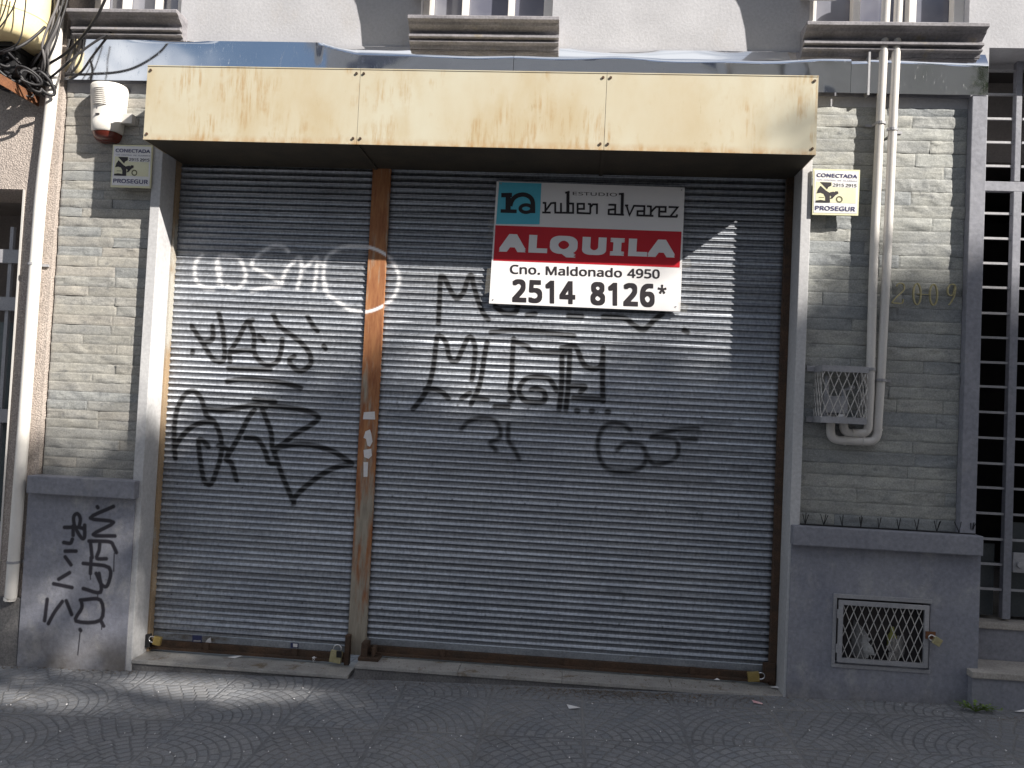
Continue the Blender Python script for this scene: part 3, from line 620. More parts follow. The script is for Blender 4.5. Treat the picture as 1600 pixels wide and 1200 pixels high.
# ---- roller shutters: real corrugation, painted by the same spray strokes the photo shows
PITCH = 0.0403
PROF = [(0.0040, 0.0), (0.0056, 0.0034), (0.0074, 0.0070), (0.0092, 0.0106), (0.0101, 0.0124), (0.0096, 0.0142), (0.0066, 0.0172), (0.0028, 0.0206), (0.0010, 0.0232), (0.0008, 0.0280), (0.0010, 0.0340), (0.0008, 0.0374), (0.0018, 0.0392)]
def shutter(x0, x1, zbot, ztop, y, label, black, thin, faint):
    n = int((ztop - zbot) / PITCH); zs = []; outs = []; hid = []; low = []
    for k in range(n - 1, -1, -1):
        zt = zbot + (k + 1) * PITCH
        for d, dz in PROF:
            zs.append(zt - dz); outs.append(d); hid.append(1.0 if dz < 0.011 else 0.0); low.append(max(0.0, (dz - 0.022) / 0.0165))
    zs, outs, hid, low = map(np.array, (zs[::-1], outs[::-1], hid[::-1], low[::-1]))
    nu = int((x1 - x0) / 0.006) + 1; X = np.linspace(x0, x1, nu); nv = len(zs)
    gx, gz = np.meshgrid(X, zs); rnd = np.random.RandomState(int(abs(x0) * 100))
    slat = np.arange(nv) // len(PROF); ph = rnd.uniform(0, 6.28, n + 1)[slat][:, None]; amp = rnd.uniform(0.0, 0.0016, n + 1)[slat][:, None]
    gz = gz + amp * np.sin(gx * 2.3 + ph) * 0.8
    gy = y - outs[:, None] + amp * np.sin(gx * 1.7 + ph * 2) * 1.2
    for _ in range(int(9 * (x1 - x0))):                      # knocks and dents
        cx_, cz_, r_, a_ = rnd.uniform(x0, x1), rnd.uniform(zbot, 2.2), rnd.uniform(0.03, 0.16), rnd.uniform(-0.003, 0.005)
        gy = gy + a_ * np.exp(-((gx - cx_) / r_) ** 2 - ((gz - cz_) / (r_ * 0.5)) ** 2); gz = gz - abs(a_) * 0.8 * np.exp(-((gx - cx_) / r_) ** 2 - ((gz - cz_) / (r_ * 0.4)) ** 2)
    V = np.stack([gx.ravel(), gy.ravel(), gz.ravel()], 1)
    h = np.repeat(hid, nu); edge = np.minimum(X - x0, x1 - X)[None, :].repeat(nv, 0).ravel()
    bpnt = coat(V, black, y, 0.0185, 0.005)
    if thin: bpnt = np.maximum(bpnt, 0.95 * coat(V, thin, y, 0.0165, 0.009))
    bpnt = np.maximum(bpnt, 0.22 * coat(V, black, y, 0.012, 0.026))
    bpnt = np.maximum(bpnt, 0.62 * coat(V, faint, y, 0.010, 0.016))
    bolts = []
    for zz in (0.955, 0.957 + 30 * PITCH * 0.5, 0.955 - 18 * PITCH):
        xx = x0 + 0.1
        while xx < x1: bolts.append((xx + rnd.uniform(-.03, .03), zz)); xx += 0.22
    for bx, bz in bolts: bpnt = np.maximum(bpnt, 0.8 * np.clip((0.008 - np.hypot(V[:, 0] - bx, V[:, 2] - bz)) / 0.003, 0, 1))
    wp = np.maximum(coat(V, WHITE, y, 0.0125, 0.009), 0.22 * coat(V, WHITE, y, 0.012, 0.03)) * (1 - 0.4 * h)
    bpnt *= 1 - 0.25 * h
    gr = np.clip((0.025 - edge) / 0.02, 0, 1) * 0.8
    sh = grid_obj('rolling_shutter', V, nu, nv, MAT['shutter'], shop, {'black_paint': bpnt, 'white_paint': wp, 'grime': gr, 'slat_tone': np.repeat(rnd.rand(n + 1)[slat], nu)}, smooth=True)
    sh['label'] = label
    return sh
YS = 0.168
lsh = shutter(-2.686, -1.364, -0.022, 3.16, YS, 'narrow left roller shutter with large black and white graffiti tags', BLACK_LEFT, None, FAINT_RIGHT)
rsh = shutter(-1.250, 1.293, 0.038, 3.16, YS, 'wide right roller shutter tagged below the for rent board', BLACK_RIGHT, BLACK_RIGHT_THIN, FAINT_RIGHT)
def rail(sh, x0, x1, ztop, zbot):
    MB().box(x0, x1, YS - 0.006, YS + 0.01, zbot + 0.055, ztop).build('bottom_plate', MAT['galv'], sh, bevel=0.001)
    m = MB(); m.box(x0 - 0.01, x1 + 0.01, YS - 0.022, YS + 0.012, zbot + 0.016, zbot + 0.054); m.box(x0 - 0.01, x1 + 0.01, YS - 0.045, YS + 0.012, zbot, zbot + 0.0155)
    n = 2 if x1 - x0 < 2 else 3
    for k in range(n):
        xx = x0 + (x1 - x0) * (k + 0.6) / (n + 0.2); m.box(xx, xx + 0.035, YS - 0.034, YS - 0.0222, zbot + 0.016, zbot + 0.062)
    m.build('bottom_rail', MAT['rust_dark'], sh, bevel=0.0015)
rail(lsh, -2.672, -1.372, -0.023, -0.122); rail(rsh, -1.235, 1.285, 0.037, -0.060)
MB().box(-2.6895, -2.674, 0.115, 0.20, -0.137, 3.14).build('guide_channel', MAT['rust_guide'], lsh, bevel=0.002)
g = MB().box(1.293, 1.3335, 0.115, 0.13, -0.07, 3.14); g.box(1.293, 1.300, 0.13, 0.20, -0.07, 3.14); g.build('guide_channel', MAT['rust_dark'], rsh, bevel=0.002)

# rusted centre post between the shutters
post = thing('rusty_post', 'tall rusted steel post standing between the two roller shutters', 'post', (-1.296, 0.13, -0.10))
pm = MB(); pm.box(-1.368, -1.246, 0.150, 0.21, -0.075, 3.14); pm.build('column', MAT['post'], post, bevel=0.003)
nu, nv = 30, 400
gx, gz = np.meshgrid(np.linspace(-1.366, -1.248, nu), np.linspace(-0.072, 3.13, nv)); V = np.stack([gx.ravel(), np.full(gx.size, 0.1465), gz.ravel()], 1)
wv = coat(V, WHITE, 0.1465, 0.010, 0.003)
grid_obj('face_plate', V, nu, nv, MAT['post'], post, {'white_paint': wv})
ft = MB(); ft.box(-1.265, -1.135, 0.03, 0.14, -0.072, -0.052); ft.box(-1.255, -1.215, 0.06, 0.145, -0.0515, 0.03); ft.box(-1.185, -1.165, 0.055, 0.12, -0.0515, 0.01)
ft.box(-1.372, -1.342, 0.10, 0.145, -0.13, 0.06)
ft.build('foot', MAT['rust_dark'], post, bevel=0.002)

# right side entrance hall behind the gate
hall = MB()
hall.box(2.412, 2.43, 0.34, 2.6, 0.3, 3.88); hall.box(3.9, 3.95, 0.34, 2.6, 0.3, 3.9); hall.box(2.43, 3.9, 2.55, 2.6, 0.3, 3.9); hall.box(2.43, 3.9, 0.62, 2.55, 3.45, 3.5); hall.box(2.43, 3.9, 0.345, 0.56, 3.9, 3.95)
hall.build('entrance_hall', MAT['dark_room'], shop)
MB().box(2.43, 3.9, 0.56, 0.615, 3.36, 4.1).build('hall_lintel', MAT['hall_plaster'], shop)
MB().box(2.43, 3.9, 0.34, 2.55, 0.30, 0.40).build('hall_floor', MAT['step_stone'], shop)

# ------------------------------------------------------------------ sign canopy over the shutters
CX0, CX1, CZ0, CZ1, CY = -2.669, 1.332, 3.088, 3.546, -0.335
canopy = thing('sign_canopy', 'long boxy canopy of rust-stained cream metal panels over the shutters', 'canopy', ((CX0 + CX1) / 2, -0.2, CZ0))
seams = [CX0, A(560, 170, CY).x, A(946, 175, CY).x, CX1]
pn = []
for k in range(3):
    a, b = seams[k] + (0.0012 if k else 0), seams[k + 1] - (0.0012 if k < 2 else 0)
    m = MB(); nx = 14; V = []
    m.box(a, b, CY, CY + 0.004, CZ0, CZ1)
    m.box(a, b, CY - 0.004, CY - 0.0002, CZ0 - 0.001, CZ0 + 0.006); m.box(a, b, CY - 0.003, CY - 0.0002, CZ1 - 0.005, CZ1 + 0.001)
    pn.append(m.build('front_panel', MAT['canopy'], canopy))
for k, (xa, pp) in enumerate(((seams[0], 0), (seams[1], 0), (seams[1], 1), (seams[2], 1), (seams[2], 2), (seams[3], 2))):
    sgn = 1 if k % 2 == 0 else -1
    for zz in (CZ0 + 0.035, CZ1 - 0.03):
        b = MB(); c = Vector((xa + sgn * 0.022, CY - 0.002, zz)); b.tube([c + Vector((0, 0.002, 0)), c + Vector((0, -0.005, 0))], 0.008, 8)
        b.build('bolt', MAT['rust_dark'], pn[pp])
MB().box(CX0, CX0 + 0.004, CY + 0.0045, -0.0605, CZ0, CZ1).build('end_panel', MAT['canopy'], canopy)
MB().box(CX1 - 0.004, CX1, CY + 0.0045, -0.0605, CZ0, CZ1).build('end_panel', MAT['canopy'], canopy)
MB().box(CX0 + 0.0045, CX1 - 0.0045, CY + 0.0045, -0.0605, CZ1 - 0.006, CZ1 - 0.002).build('top_panel', MAT['canopy'], canopy)
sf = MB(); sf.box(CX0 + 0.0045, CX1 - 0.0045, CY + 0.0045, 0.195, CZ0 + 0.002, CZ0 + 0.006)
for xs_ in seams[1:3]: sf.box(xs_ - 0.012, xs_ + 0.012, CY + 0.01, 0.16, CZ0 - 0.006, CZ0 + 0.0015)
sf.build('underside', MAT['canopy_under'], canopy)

# ------------------------------------------------------------------ lettering helpers
def quad_map(q, y):
    P = [A(u, v, y) for u, v in q]
    def f(s, t):            # s right, t up
        b = P[3].lerp(P[2], s); a = P[0].lerp(P[1], s); return b.lerp(a, t)
    return f
try:                                                     # Blender's own interface typeface; falls back to its built-in one
    import os
    FONT = bpy.data.fonts.load(os.path.join(bpy.utils.system_resource('DATAFILES'), 'fonts', 'NotoSansMath-Regular.woff2'))
except Exception:
    FONT = None
def text(body, q, y, mat, parent, name='lettering', bold=0.0, space=1.0):
    cu = bpy.data.curves.new('t', 'FONT'); cu.body = body
    if FONT: cu.font = FONT
    cu.size = 1.0; cu.size = 1.0; cu.resolution_u = 5; cu.fill_mode = 'FRONT'; cu.space_character = space
    ob = bpy.data.objects.new('t', cu); COL.objects.link(ob); bpy.context.view_layer.update()
    me = ob.evaluated_get(bpy.context.evaluated_depsgraph_get()).to_mesh()
    vs = [v.co.copy() for v in me.vertices]; fs = [tuple(p.vertices) for p in me.polygons]
    ob.evaluated_get(bpy.context.evaluated_depsgraph_get()).to_mesh_clear(); bpy.data.objects.remove(ob); bpy.data.curves.remove(cu)
    if bold > 0:                 # heavier weight: the outline smeared round a small circle, each copy a hair further out
        bold *= (max(v.y for v in vs) - min(v.y for v in vs)) / 0.72
        n0 = len(vs); base = list(vs); bf = list(fs)
        for k, (sx_, sy_) in enumerate(((-1, -1), (1, -1), (1, 1), (-1, 1), (0, 1), (0, -1), (1, 0), (-1, 0))):
            vs += [v + Vector((bold * sx_, bold * sy_, 0.00008 * (k + 1))) for v in base]; fs += [tuple(i + n0 * (k + 1) for i in p) for p in bf]
    x0, x1 = min(v.x for v in vs), max(v.x for v in vs); y0, y1 = min(v.y for v in vs), max(v.y for v in vs)
    f = quad_map(q, y); m = MB()
    m.add([f((v.x - x0) / (x1 - x0), (v.y - y0) / (y1 - y0)) - Vector((0, v.z, 0)) for v in vs], fs)
    return m.build(name, mat, parent)
def ribbon(m, pts, w, y, dy=0.00012, caps=False):
    """flat stroke of constant width through pixel points, each stroke a hair proud of the one before"""
    P = [A(u, v, y) for u, v in pts]; vs = []; fs = []
    for i, p in enumerate(P):
        a = P[max(i - 1, 0)]; b = P[min(i + 1, len(P) - 1)]
        d1 = (p - a) if i else (b - p); d2 = (b - p) if i < len(P) - 1 else d1
        d1 = Vector((d1.x, 0, d1.z)).normalized(); d2 = Vector((d2.x, 0, d2.z)).normalized(); d = (d1 + d2)
        d = d.normalized() if d.length > 1e-3 else d1
        n = Vector((-d.z, 0, d.x)); k = min(1.8, 1 / max(0.5, abs(n.dot(Vector((-d1.z, 0, d1.x)))))); q = p.copy()
        if i == 0: q -= d1 * (w * 0.5 if caps else 0)
        if i == len(P) - 1: q += d2 * (w * 0.5 if caps else 0)
        off = Vector((0, -dy * ribbon.k, 0))
        vs += [q + n * w / 2 * k + off, q - n * w / 2 * k + off]
    fs = [(2 * i, 2 * i + 1, 2 * i + 3, 2 * i + 2) for i in range(len(P) - 1)]
    m.add(vs, fs); ribbon.k += 1
ribbon.k = 0

# ------------------------------------------------------------------ FOR RENT board
YB = 0.128
bc = [A(776, 283, YB), A(1070, 293, YB), A(1063, 487, YB), A(764, 474, YB)]
board = thing('rental_sign', 'white and red ALQUILA rental board taped on the right shutter', 'sign', ((bc[2].x + bc[3].x) / 2, YB, (bc[2].z + bc[3].z) / 2))
m = MB(); m.add([p + Vector((0, 0.0, 0)) for p in bc] + [p + Vector((0, 0.012, 0)) for p in bc], [(3, 2, 1, 0), (4, 5, 6, 7), (0, 1, 5, 4), (1, 2, 6, 5), (2, 3, 7, 6), (3, 0, 4, 7)])
m.build('panel', MAT['sign_white'], board, bevel=0.001)
def flat(q, y, mat, parent, name):
    return MB().add([A(u, v, y) for u, v in q], [(3, 2, 1, 0)]).build(name, mat, parent)
rb = flat([(774, 352), (1065, 362), (1062, 418), (771, 407)], YB - 0.0015, MAT['ink_red'], board, 'red_band')
cy_ = flat([(780, 284.5), (846, 286.5), (843, 350.5), (775, 350)], YB - 0.0015, MAT['ink_cyan'], board, 'logo_square')
text('ALQUILA', [(781, 364.8), (1056, 375), (1054, 408), (779, 398.5)], YB - 0.0026, MAT['sign_white'], rb, bold=0.058, space=1.17)
for word, ua, ub in (('Cno.', 797, 844), ('Maldonado', 853, 972), ('4950', 980.5, 1031)):
    e = 0.0329 * (ua - 797), 0.0329 * (ub - 797)
    text(word, [(ua, 413.3 + e[0]), (ub, 413.3 + e[1]), (ub, 427.8 + e[1]), (ua, 427.8 + e[0])], YB - 0.0015, MAT['ink_dark'], board, bold=0.02)
text('2514', [(800.6, 435.8), (899, 439.2), (899, 475.8), (800.6, 472.2)], YB - 0.0015, MAT['ink_dark'], board, bold=0.041, space=1.08)
text('8126', [(923, 440.0), (1023, 443.4), (1023, 480.2), (923, 476.6)], YB - 0.0015, MAT['ink_dark'], board, bold=0.041, space=1.08)
text('*', [(1028, 444.5), (1041.5, 445), (1041.5, 459.5), (1028, 459)], YB - 0.0015, MAT['ink_dark'], board, bold=0.02)
text('ESTUDIO', [(895, 299.7), (964, 301.7), (964, 307), (895, 304.8)], YB - 0.0015, MAT['ink_dark'], board)
lg = MB(); K = lambda *p: [(760 + x / 10, 275 + y / 10) for x, y in p]; K2 = lambda *p: [(900 + x / 8.889, 275 + y / 8.889) for x, y in p]
mm = 1 / 244.0
ribbon.k = 0
ra = MB()
ribbon(ra, K((232, 300), (400, 296)), 7.0 * mm, YB - 0.0025); ribbon(ra, K((342, 265), (338, 560)), 8.2 * mm, YB - 0.0025); ribbon(ra, K((222, 547), (474, 552)), 5.6 * mm, YB - 0.0025)
arc = [(372, 470), (392, 400), (430, 345), (490, 305), (570, 290), (640, 305), (695, 345), (722, 400), (728, 470), (728, 580)]
ribbon(ra, [(p.x, p.y) for p in smooth_path([(*q, 0) for q in K(*arc)], 4)], 7.0 * mm, YB - 0.0025)
ring = [(620 + 92 * math.cos(a), 510 + 58 * math.sin(a)) for a in [2 * math.pi * i / 24 for i in range(25)]]
ribbon(ra, K(*ring), 5.4 * mm, YB - 0.0025); ribbon(ra, K((700, 552), (762, 555)), 5.4 * mm, YB - 0.0025)
ra.build('monogram', MAT['ink_dark'], cy_)
ribbon.k = 0; w = 3.0 * mm
for st in ([(880, 420), (920, 420)], [(922, 408), (922, 570)], [(872, 570), (1005, 572)], [(930, 535), (1010, 425), (1060, 420)], [(1050, 420), (1075, 420), (1075, 560)], [(1062, 572), (1370, 577)], [(1165, 420), (1165, 570)],
           [(1270, 430), (1355, 432), (1355, 572)], [(1425, 580), (1425, 435), (1525, 435), (1525, 515), (1440, 515)], [(1412, 577), (1600, 586)]): ribbon(lg, K(*st), w, YB - 0.0018)
ribbon(lg, K((1230, 265), (1300, 245)), w, YB - 0.0018); ribbon(lg, K((1275, 245), (1272, 575)), 4.8 * mm, YB - 0.0018)
for st in ([(10, 512), (205, 522)], [(165, 390), (205, 390)], [(200, 385), (198, 522)], [(205, 430), (235, 395), (292, 395), (290, 530)]): ribbon(lg, K2(*st), w, YB - 0.0018)
lg.build('lettering', MAT['ink_dark'], board); lg = MB()
for st in ([(450, 400), (545, 402), (543, 535)], [(545, 462), (455, 470), (452, 530)], [(440, 530), (665, 540)],
           [(680, 410), (725, 410)], [(702, 412), (742, 545), (805, 415), (950, 420), (945, 548)], [(945, 490), (855, 490), (852, 545)], [(840, 548), (1075, 555)], [(985, 420), (1040, 425), (1037, 552)], [(1040, 500), (1110, 430), (1245, 432), (1243, 498), (1160, 495)],
           [(1158, 430), (1152, 560)], [(1140, 562), (1405, 568)], [(1285, 432), (1412, 436), (1312, 560)], [(1402, 535), (1400, 568)]): ribbon(lg, K2(*st), w, YB - 0.0018)
ribbon(lg, K2((595, 252), (665, 248)), w, YB - 0.0018); ribbon(lg, K2((645, 245), (637, 538)), 4.6 * mm, YB - 0.0018)
lg.build('lettering', MAT['ink_dark'], board)
for u, v in ((1065, 297), (1056, 479), (770.5, 468), (783, 287)):
    c = A(u, v, YB - 0.001); MB().tube([c, c + Vector((0, -0.003, 0))], 0.0042, 8).build('screw', MAT['steel_frame'], board)
# battens that hold it off the slats
MB().box(bc[3].x + 0.1, bc[3].x + 0.13, YB + 0.0125, YS - 0.011, bc[3].z + 0.05, bc[0].z - 0.05).build('batten', MAT['steel_frame'], board)
MB().box(bc[2].x - 0.13, bc[2].x - 0.1, YB + 0.0125, YS - 0.011, bc[2].z + 0.05, bc[1].z - 0.05).build('batten', MAT['steel_frame'], board)
def _tape():
    t = NT('clear_tape'); t.b.inputs['Alpha'].default_value = 0.16; return t.out((0.45, 0.43, 0.38), 0.2, 0, 0.6)
MAT['tape'] = _tape()
for q in ([(1064, 408), (1078, 403), (1081, 416), (1063, 420)], [(1060, 470), (1076, 478), (1072, 490), (1062, 486)], [(764, 344), (774, 340), (772, 372), (762, 374)], [(761, 420), (768, 418), (765, 456), (757, 460)]):
    flat(q, YB - 0.003, MAT['tape'], board, 'tape')

# ------------------------------------------------------------------ alarm company plates
def alarm_plate(px, y, label, rotfix=0):
    P = [A(u, v, y) for u, v in px]
    t = thing('alarm_plate', label, 'sign', P[3], 'alarm company plates beside the shutters')
    m = MB(); m.add(list(P) + [p + Vector((0, 0.01, 0)) for p in P], [(3, 2, 1, 0), (4, 5, 6, 7), (0, 1, 5, 4), (1, 2, 6, 5), (2, 3, 7, 6), (3, 0, 4, 7)])
    m.build('plate', MAT['plate_edge'], t, bevel=0.0008)
    f = lambda s, v: tuple(np.array(px[0]) * (1 - s) * (1 - v) + np.array(px[1]) * s * (1 - v) + np.array(px[3]) * (1 - s) * v + np.array(px[2]) * s * v)
    def zq(x, yv):           # close-up coordinates of the plate -> fraction
        v = (yv - 150) / 893.0; return (x - (215 - 45 * v)) / 835.0, v
    Z = lambda x, yv: f(*zq(x, yv))
    flat([f(0.03, 0.035), f(0.97, 0.035), f(0.97, 0.955), f(0.03, 0.955)], y - 0.0012, MAT['plate_white'], t, 'face')
    yp = flat([Z(258, 398), Z(975, 410), Z(960, 805), Z(240, 795)], y - 0.0020, MAT['plate_yellow'], t, 'picture')
    flat([Z(545, 398), Z(985, 405), Z(980, 505), Z(545, 498)], y - 0.0024, MAT['plate_white'], t, 'number_panel')
    text('CONECTADA', [Z(275, 233), Z(1000, 243), Z(998, 315), Z(272, 305)], y - 0.0028, MAT['ink_navy'], t, bold=0.02)
    for word, xa, xb in (('CON', 275, 370), ('CENTRAL', 395, 620), ('DE', 650, 715), ('ALARMAS', 740, 1000)):
        text(word, [Z(xa, 348 + (xa - 275) * .016), Z(xb, 348 + (xb - 275) * .016), Z(xb - 3, 373 + (xb - 275) * .016), Z(xa - 3, 373 + (xa - 275) * .016)], y - 0.0028, MAT['ink_navy'], t)
    text('2915', [Z(560, 425), Z(757, 427), Z(754, 489), Z(556, 487)], y - 0.0030, MAT['ink_dark'], t, bold=0.012); text('2915', [Z(787, 428), Z(985, 430), Z(980, 492), Z(784, 490)], y - 0.0030, MAT['ink_dark'], t, bold=0.02)
    text('PROSEGUR', [Z(232, 865), Z(955, 872), Z(950, 962), Z(228, 950)], y - 0.0028, MAT['ink_navy'], t, bold=0.018)
    em = MB()
    for k, poly in enumerate(([(325, 405), (532, 408), (530, 470), (475, 500), (452, 545), (395, 480)], [(335, 475), (440, 575), (500, 610), (498, 800), (415, 800), (415, 690), (385, 630), (330, 612), (262, 625), (290, 540)],
                               [(245, 765), (330, 750), (416, 765), (416, 800), (240, 800)], [(498, 600), (560, 585), (590, 595), (600, 575), (650, 580), (655, 620), (600, 655), (545, 720), (498, 725), (530, 680), (498, 650)])):
        em.add([A(*Z(x, yy), y - 0.0030 - 0.0002 * k) for x, yy in poly], [tuple(range(len(poly)))[::-1]])
    em.build('emblem', MAT['ink_dark'], yp)
    wh = MB(); ribbon.k = 0; ribbon(wh, [Z(668 + 50 * math.cos(a), 732 + 52 * math.sin(a)) for a in [2 * math.pi * i / 20 for i in range(21)]], 0.0075, y - 0.0030)
    wh.build('wheel_mark', MAT['ink_olive'], yp)
    wh = MB(); ribbon(wh, [Z(300, 700), Z(395, 702)], 0.003, y - 0.0030); wh.build('badge_line', MAT['ink_olive'], yp)
    return t
alarm_plate([(176.5, 226), (238.5, 227), (235, 294), (172.5, 292)], -0.075, 'shaded alarm company plate mounted below the white siren')
alarm_plate([(1271, 263.5), (1344, 265.5), (1341, 337), (1269, 335.5)], -0.078, 'sunlit alarm company plate beside the two white conduits')

# ------------------------------------------------------------------ alarm siren
sc = A(165, 175, -0.07); SZ = sc.z - 0.185
siren = thing('alarm_siren', 'white rounded alarm siren with a dark red lens on stone wall', 'alarm siren', (sc.x, -0.01, SZ))
def siren_ring(w, d, n=20):
    return [(w * math.sin(a) , -d * max(0.0, math.cos(a)) ** 0.55) for a in [-math.pi / 2 + math.pi * i / n for i in range(n + 1)]]
m = MB(); lv = [(0.0, 0.088, 0.108), (0.01, 0.093, 0.115), (0.06, 0.096, 0.118), (0.075, 0.10, 0.112), (0.16, 0.106, 0.115), (0.26, 0.112, 0.128), (0.295, 0.113, 0.13), (0.308, 0.108, 0.124), (0.312, 0.095, 0.108)]
rings = [[(sc.x + x, -0.008 + yy, SZ + 0.055 + z) for x, yy in siren_ring(w, d)] for z, w, d in lv]
nr = len(rings[0]); m.add([p for r in rings for p in r], [(i * nr + k, i * nr + k + 1, (i + 1) * nr + k + 1, (i + 1) * nr + k) for i in range(len(lv) - 1) for k in range(nr - 1)], True)
m.add(rings[-1], [tuple(range(nr))]); m.add(rings[0], [tuple(range(nr))[::-1]])
bk = [(r[0], r[-1]) for r in rings]; m.add([p for ab in bk for p in ab], [(2 * i, 2 * i + 1, 2 * i + 3, 2 * i + 2) for i in range(len(bk) - 1)])
shell = m.build('shell', MAT['white_plastic'], siren)
lo = MB()
for i in range(9):
    z = SZ + 0.055 + 0.165 + i * 0.0125; rg = [(sc.x - 0.008 + x * 0.70, -0.008 + yy, z) for x, yy in siren_ring(0.102 + 0.012 * (z - SZ - 0.2), 0.1275 + 0.07 * (z - SZ - 0.24))][3:-6]
    lo.tube(rg, 0.0036, 6)
lo.build('louvre', MAT['white_plastic'], siren)
MB().box(sc.x - 0.034, sc.x - 0.008, -0.125, -0.1195, SZ + 0.150, SZ + 0.158).build('badge', MAT['ink_dark'], siren); MB().box(sc.x - 0.030, sc.x - 0.026, -0.122, -0.113, SZ + 0.190, SZ + 0.201).build('keyhole', MAT['ink_dark'], siren)
m = MB(); lv = [(-0.055, 0.045, 0.05), (-0.048, 0.068, 0.078), (-0.03, 0.08, 0.096), (0.0, 0.086, 0.105)]
rings = [[(sc.x + x, -0.008 + yy, SZ + 0.054 + z) for x, yy in siren_ring(w, d)] for z, w, d in lv]
m.add([p for r in rings for p in r], [(i * nr + k, i * nr + k + 1, (i + 1) * nr + k + 1, (i + 1) * nr + k) for i in range(3) for k in range(nr - 1)], True); m.add(rings[0], [tuple(range(nr))[::-1]])
m.build('lens', MAT['lens'], siren)
jb = MB(); a, b = A(187, 177, -0.05), A(206, 193, -0.05); jb.box(a.x, b.x, -0.05, -0.006, b.z, a.z)
tag(jb.build('junction_box', MAT['pvc'], None, bevel=0.004), 'small square grey junction box right beside the alarm siren', 'junction box')

# ------------------------------------------------------------------ conduits and gas box on the right pier
def bend(p, q, r, corner, n=8):
    """rounded corner path from p via corner to q"""
    p, q, c = Vector(p), Vector(q), Vector(corner); a = c + (p - c).normalized() * r; b = c + (q - c).normalized() * r; out = [p]
    for i in range(n + 1):
        t = i / n; out.append(a * (1 - t) ** 2 + c * 2 * t * (1 - t) + b * t * t)
    out.append(q); return out
YC_ = -0.055; RC = 0.0255
c1 = [A(1388, -60, YC_), A(1377, 150, YC_), A(1365.5, 400, YC_), A(1359.5, 610, YC_)]
c1b = A(1354, 678, YC_); c1c = A(1327, 676, YC_)
path1 = smooth_path(c1, 6)[:-1] + bend(c1[-1], c1c, 0.05, (c1[-1].x - 0.004, YC_, c1b.z))[0:] 
path1 = path1[:-1] + bend(path1[-2], A(1318, 655, YC_), 0.045, (A(1318, 675, YC_).x, YC_, c1b.z))[1:]
cond1 = thing('conduit', 'left white plastic conduit dropping into the caged meter box', 'conduit', c1b, 'white conduits on the right pier')
MB().tube(path1, RC, 14).build('pipe', MAT['pvc'], cond1)
c2 = [A(1407, -60, YC_), A(1397, 150, YC_), A(1386, 400, YC_), A(1379, 540, YC_), A(1374.5, 620, YC_)]
low = A(1372, 691, YC_).z
path2 = smooth_path(c2, 6)[:-1]; cr = Vector((c2[-1].x - 0.008, YC_, low)); lf = Vector((A(1297, 690, YC_).x, YC_, low)); upx = Vector((lf.x, YC_, low + 0.16))
path2 += bend(c2[-1], lf + Vector((0.12, 0, 0)), 0.06, cr)[:-1]; path2 += bend(path2[-1], upx, 0.06, lf)[1:]
cond2 = thing('conduit', 'right white plastic conduit looping lowest beneath the caged meter box', 'conduit', cr, 'white conduits on the right pier')
MB().tube(path2, RC, 14).build('pipe', MAT['pvc'], cond2)
def collar(p, d, parent, r=RC + 0.003, l=0.012):
    p = Vector(p); d = Vector(d); MB().tube([p - d * l / 2, p + d * l / 2], r, 14).build('joint', MAT['pvc'], parent)
collar(Vector((lf.x + 0.085, YC_, low)), (1, 0, 0), cond2); collar(Vector((cr.x - 0.08, YC_, low)), (1, 0, 0), cond2); collar(Vector((c2[-1].x - 0.005, YC_, low + 0.075)), (0, 0, 1), cond2)
collar(Vector((c1c.x + 0.02, YC_, c1b.z)), (1, 0, 0), cond1)
def strap(u, v, parent, left=True):
    p = A(u, v, YC_); m = MB(); n = 10; r = RC + 0.004
    pts = [(p.x + (-1 if left else 1) * 0.075, -0.012), (p.x + (-1 if left else 1) * (r + 0.004), -0.013)]
    arcs = [(p.x + r * math.cos(a) * (1 if not left else -1), YC_ - r * math.sin(a)) for a in [-0.3 + (math.pi + 0.6) * i / n for i in range(n + 1)]]
    pts += arcs
    for a, b in zip(pts[:-1], pts[1:]): m.bar((a[0], a[1], p.z), (b[0], b[1], p.z), 0.003, 0.016)
    m.build('clamp', MAT['steel_frame'], parent)
strap(1375.5, 193, cond1); strap(1394, 203, cond2, False); strap(1360, 577, cond1, False); strap(1376, 594, cond2, False)

bx0, bx1, bz0, bz1, byf, byb = A(1285, 571, -0.17).x, A(1357, 571, -0.17).x, A(1300, 661, -0.17).z, A(1300, 571, -0.17).z, -0.175, -0.012
mbox = thing('meter_box', 'grey steel mesh cage box around a gas meter on stone wall', 'meter box', ((bx0 + bx1) / 2, -0.09, bz0))
for nm, z0, z1 in (('bottom_band', bz0, bz0 + 0.038), ('top_band', bz1 - 0.036, bz1)):
    fr = MB(); fr.box(bx0, bx1, byf, byf + 0.004, z0, z1); fr.box(bx0, bx0 + 0.004, byf + 0.0045, byb, z0, z1); fr.box(bx1 - 0.004, bx1, byf + 0.0045, byb, z0, z1)
    fr.build(nm, MAT['steel_frame'], mbox)
MB().box(bx0 + 0.005, bx1 - 0.005, byf + 0.005, byb, bz0 + 0.001, bz0 + 0.004).build('tray', MAT['steel_frame'], mbox)
MB().box(bx0 + 0.005, bx1 - 0.005, byf + 0.005, byb, bz1 - 0.004, bz1 - 0.001).build('lid', MAT['steel_frame'], mbox)
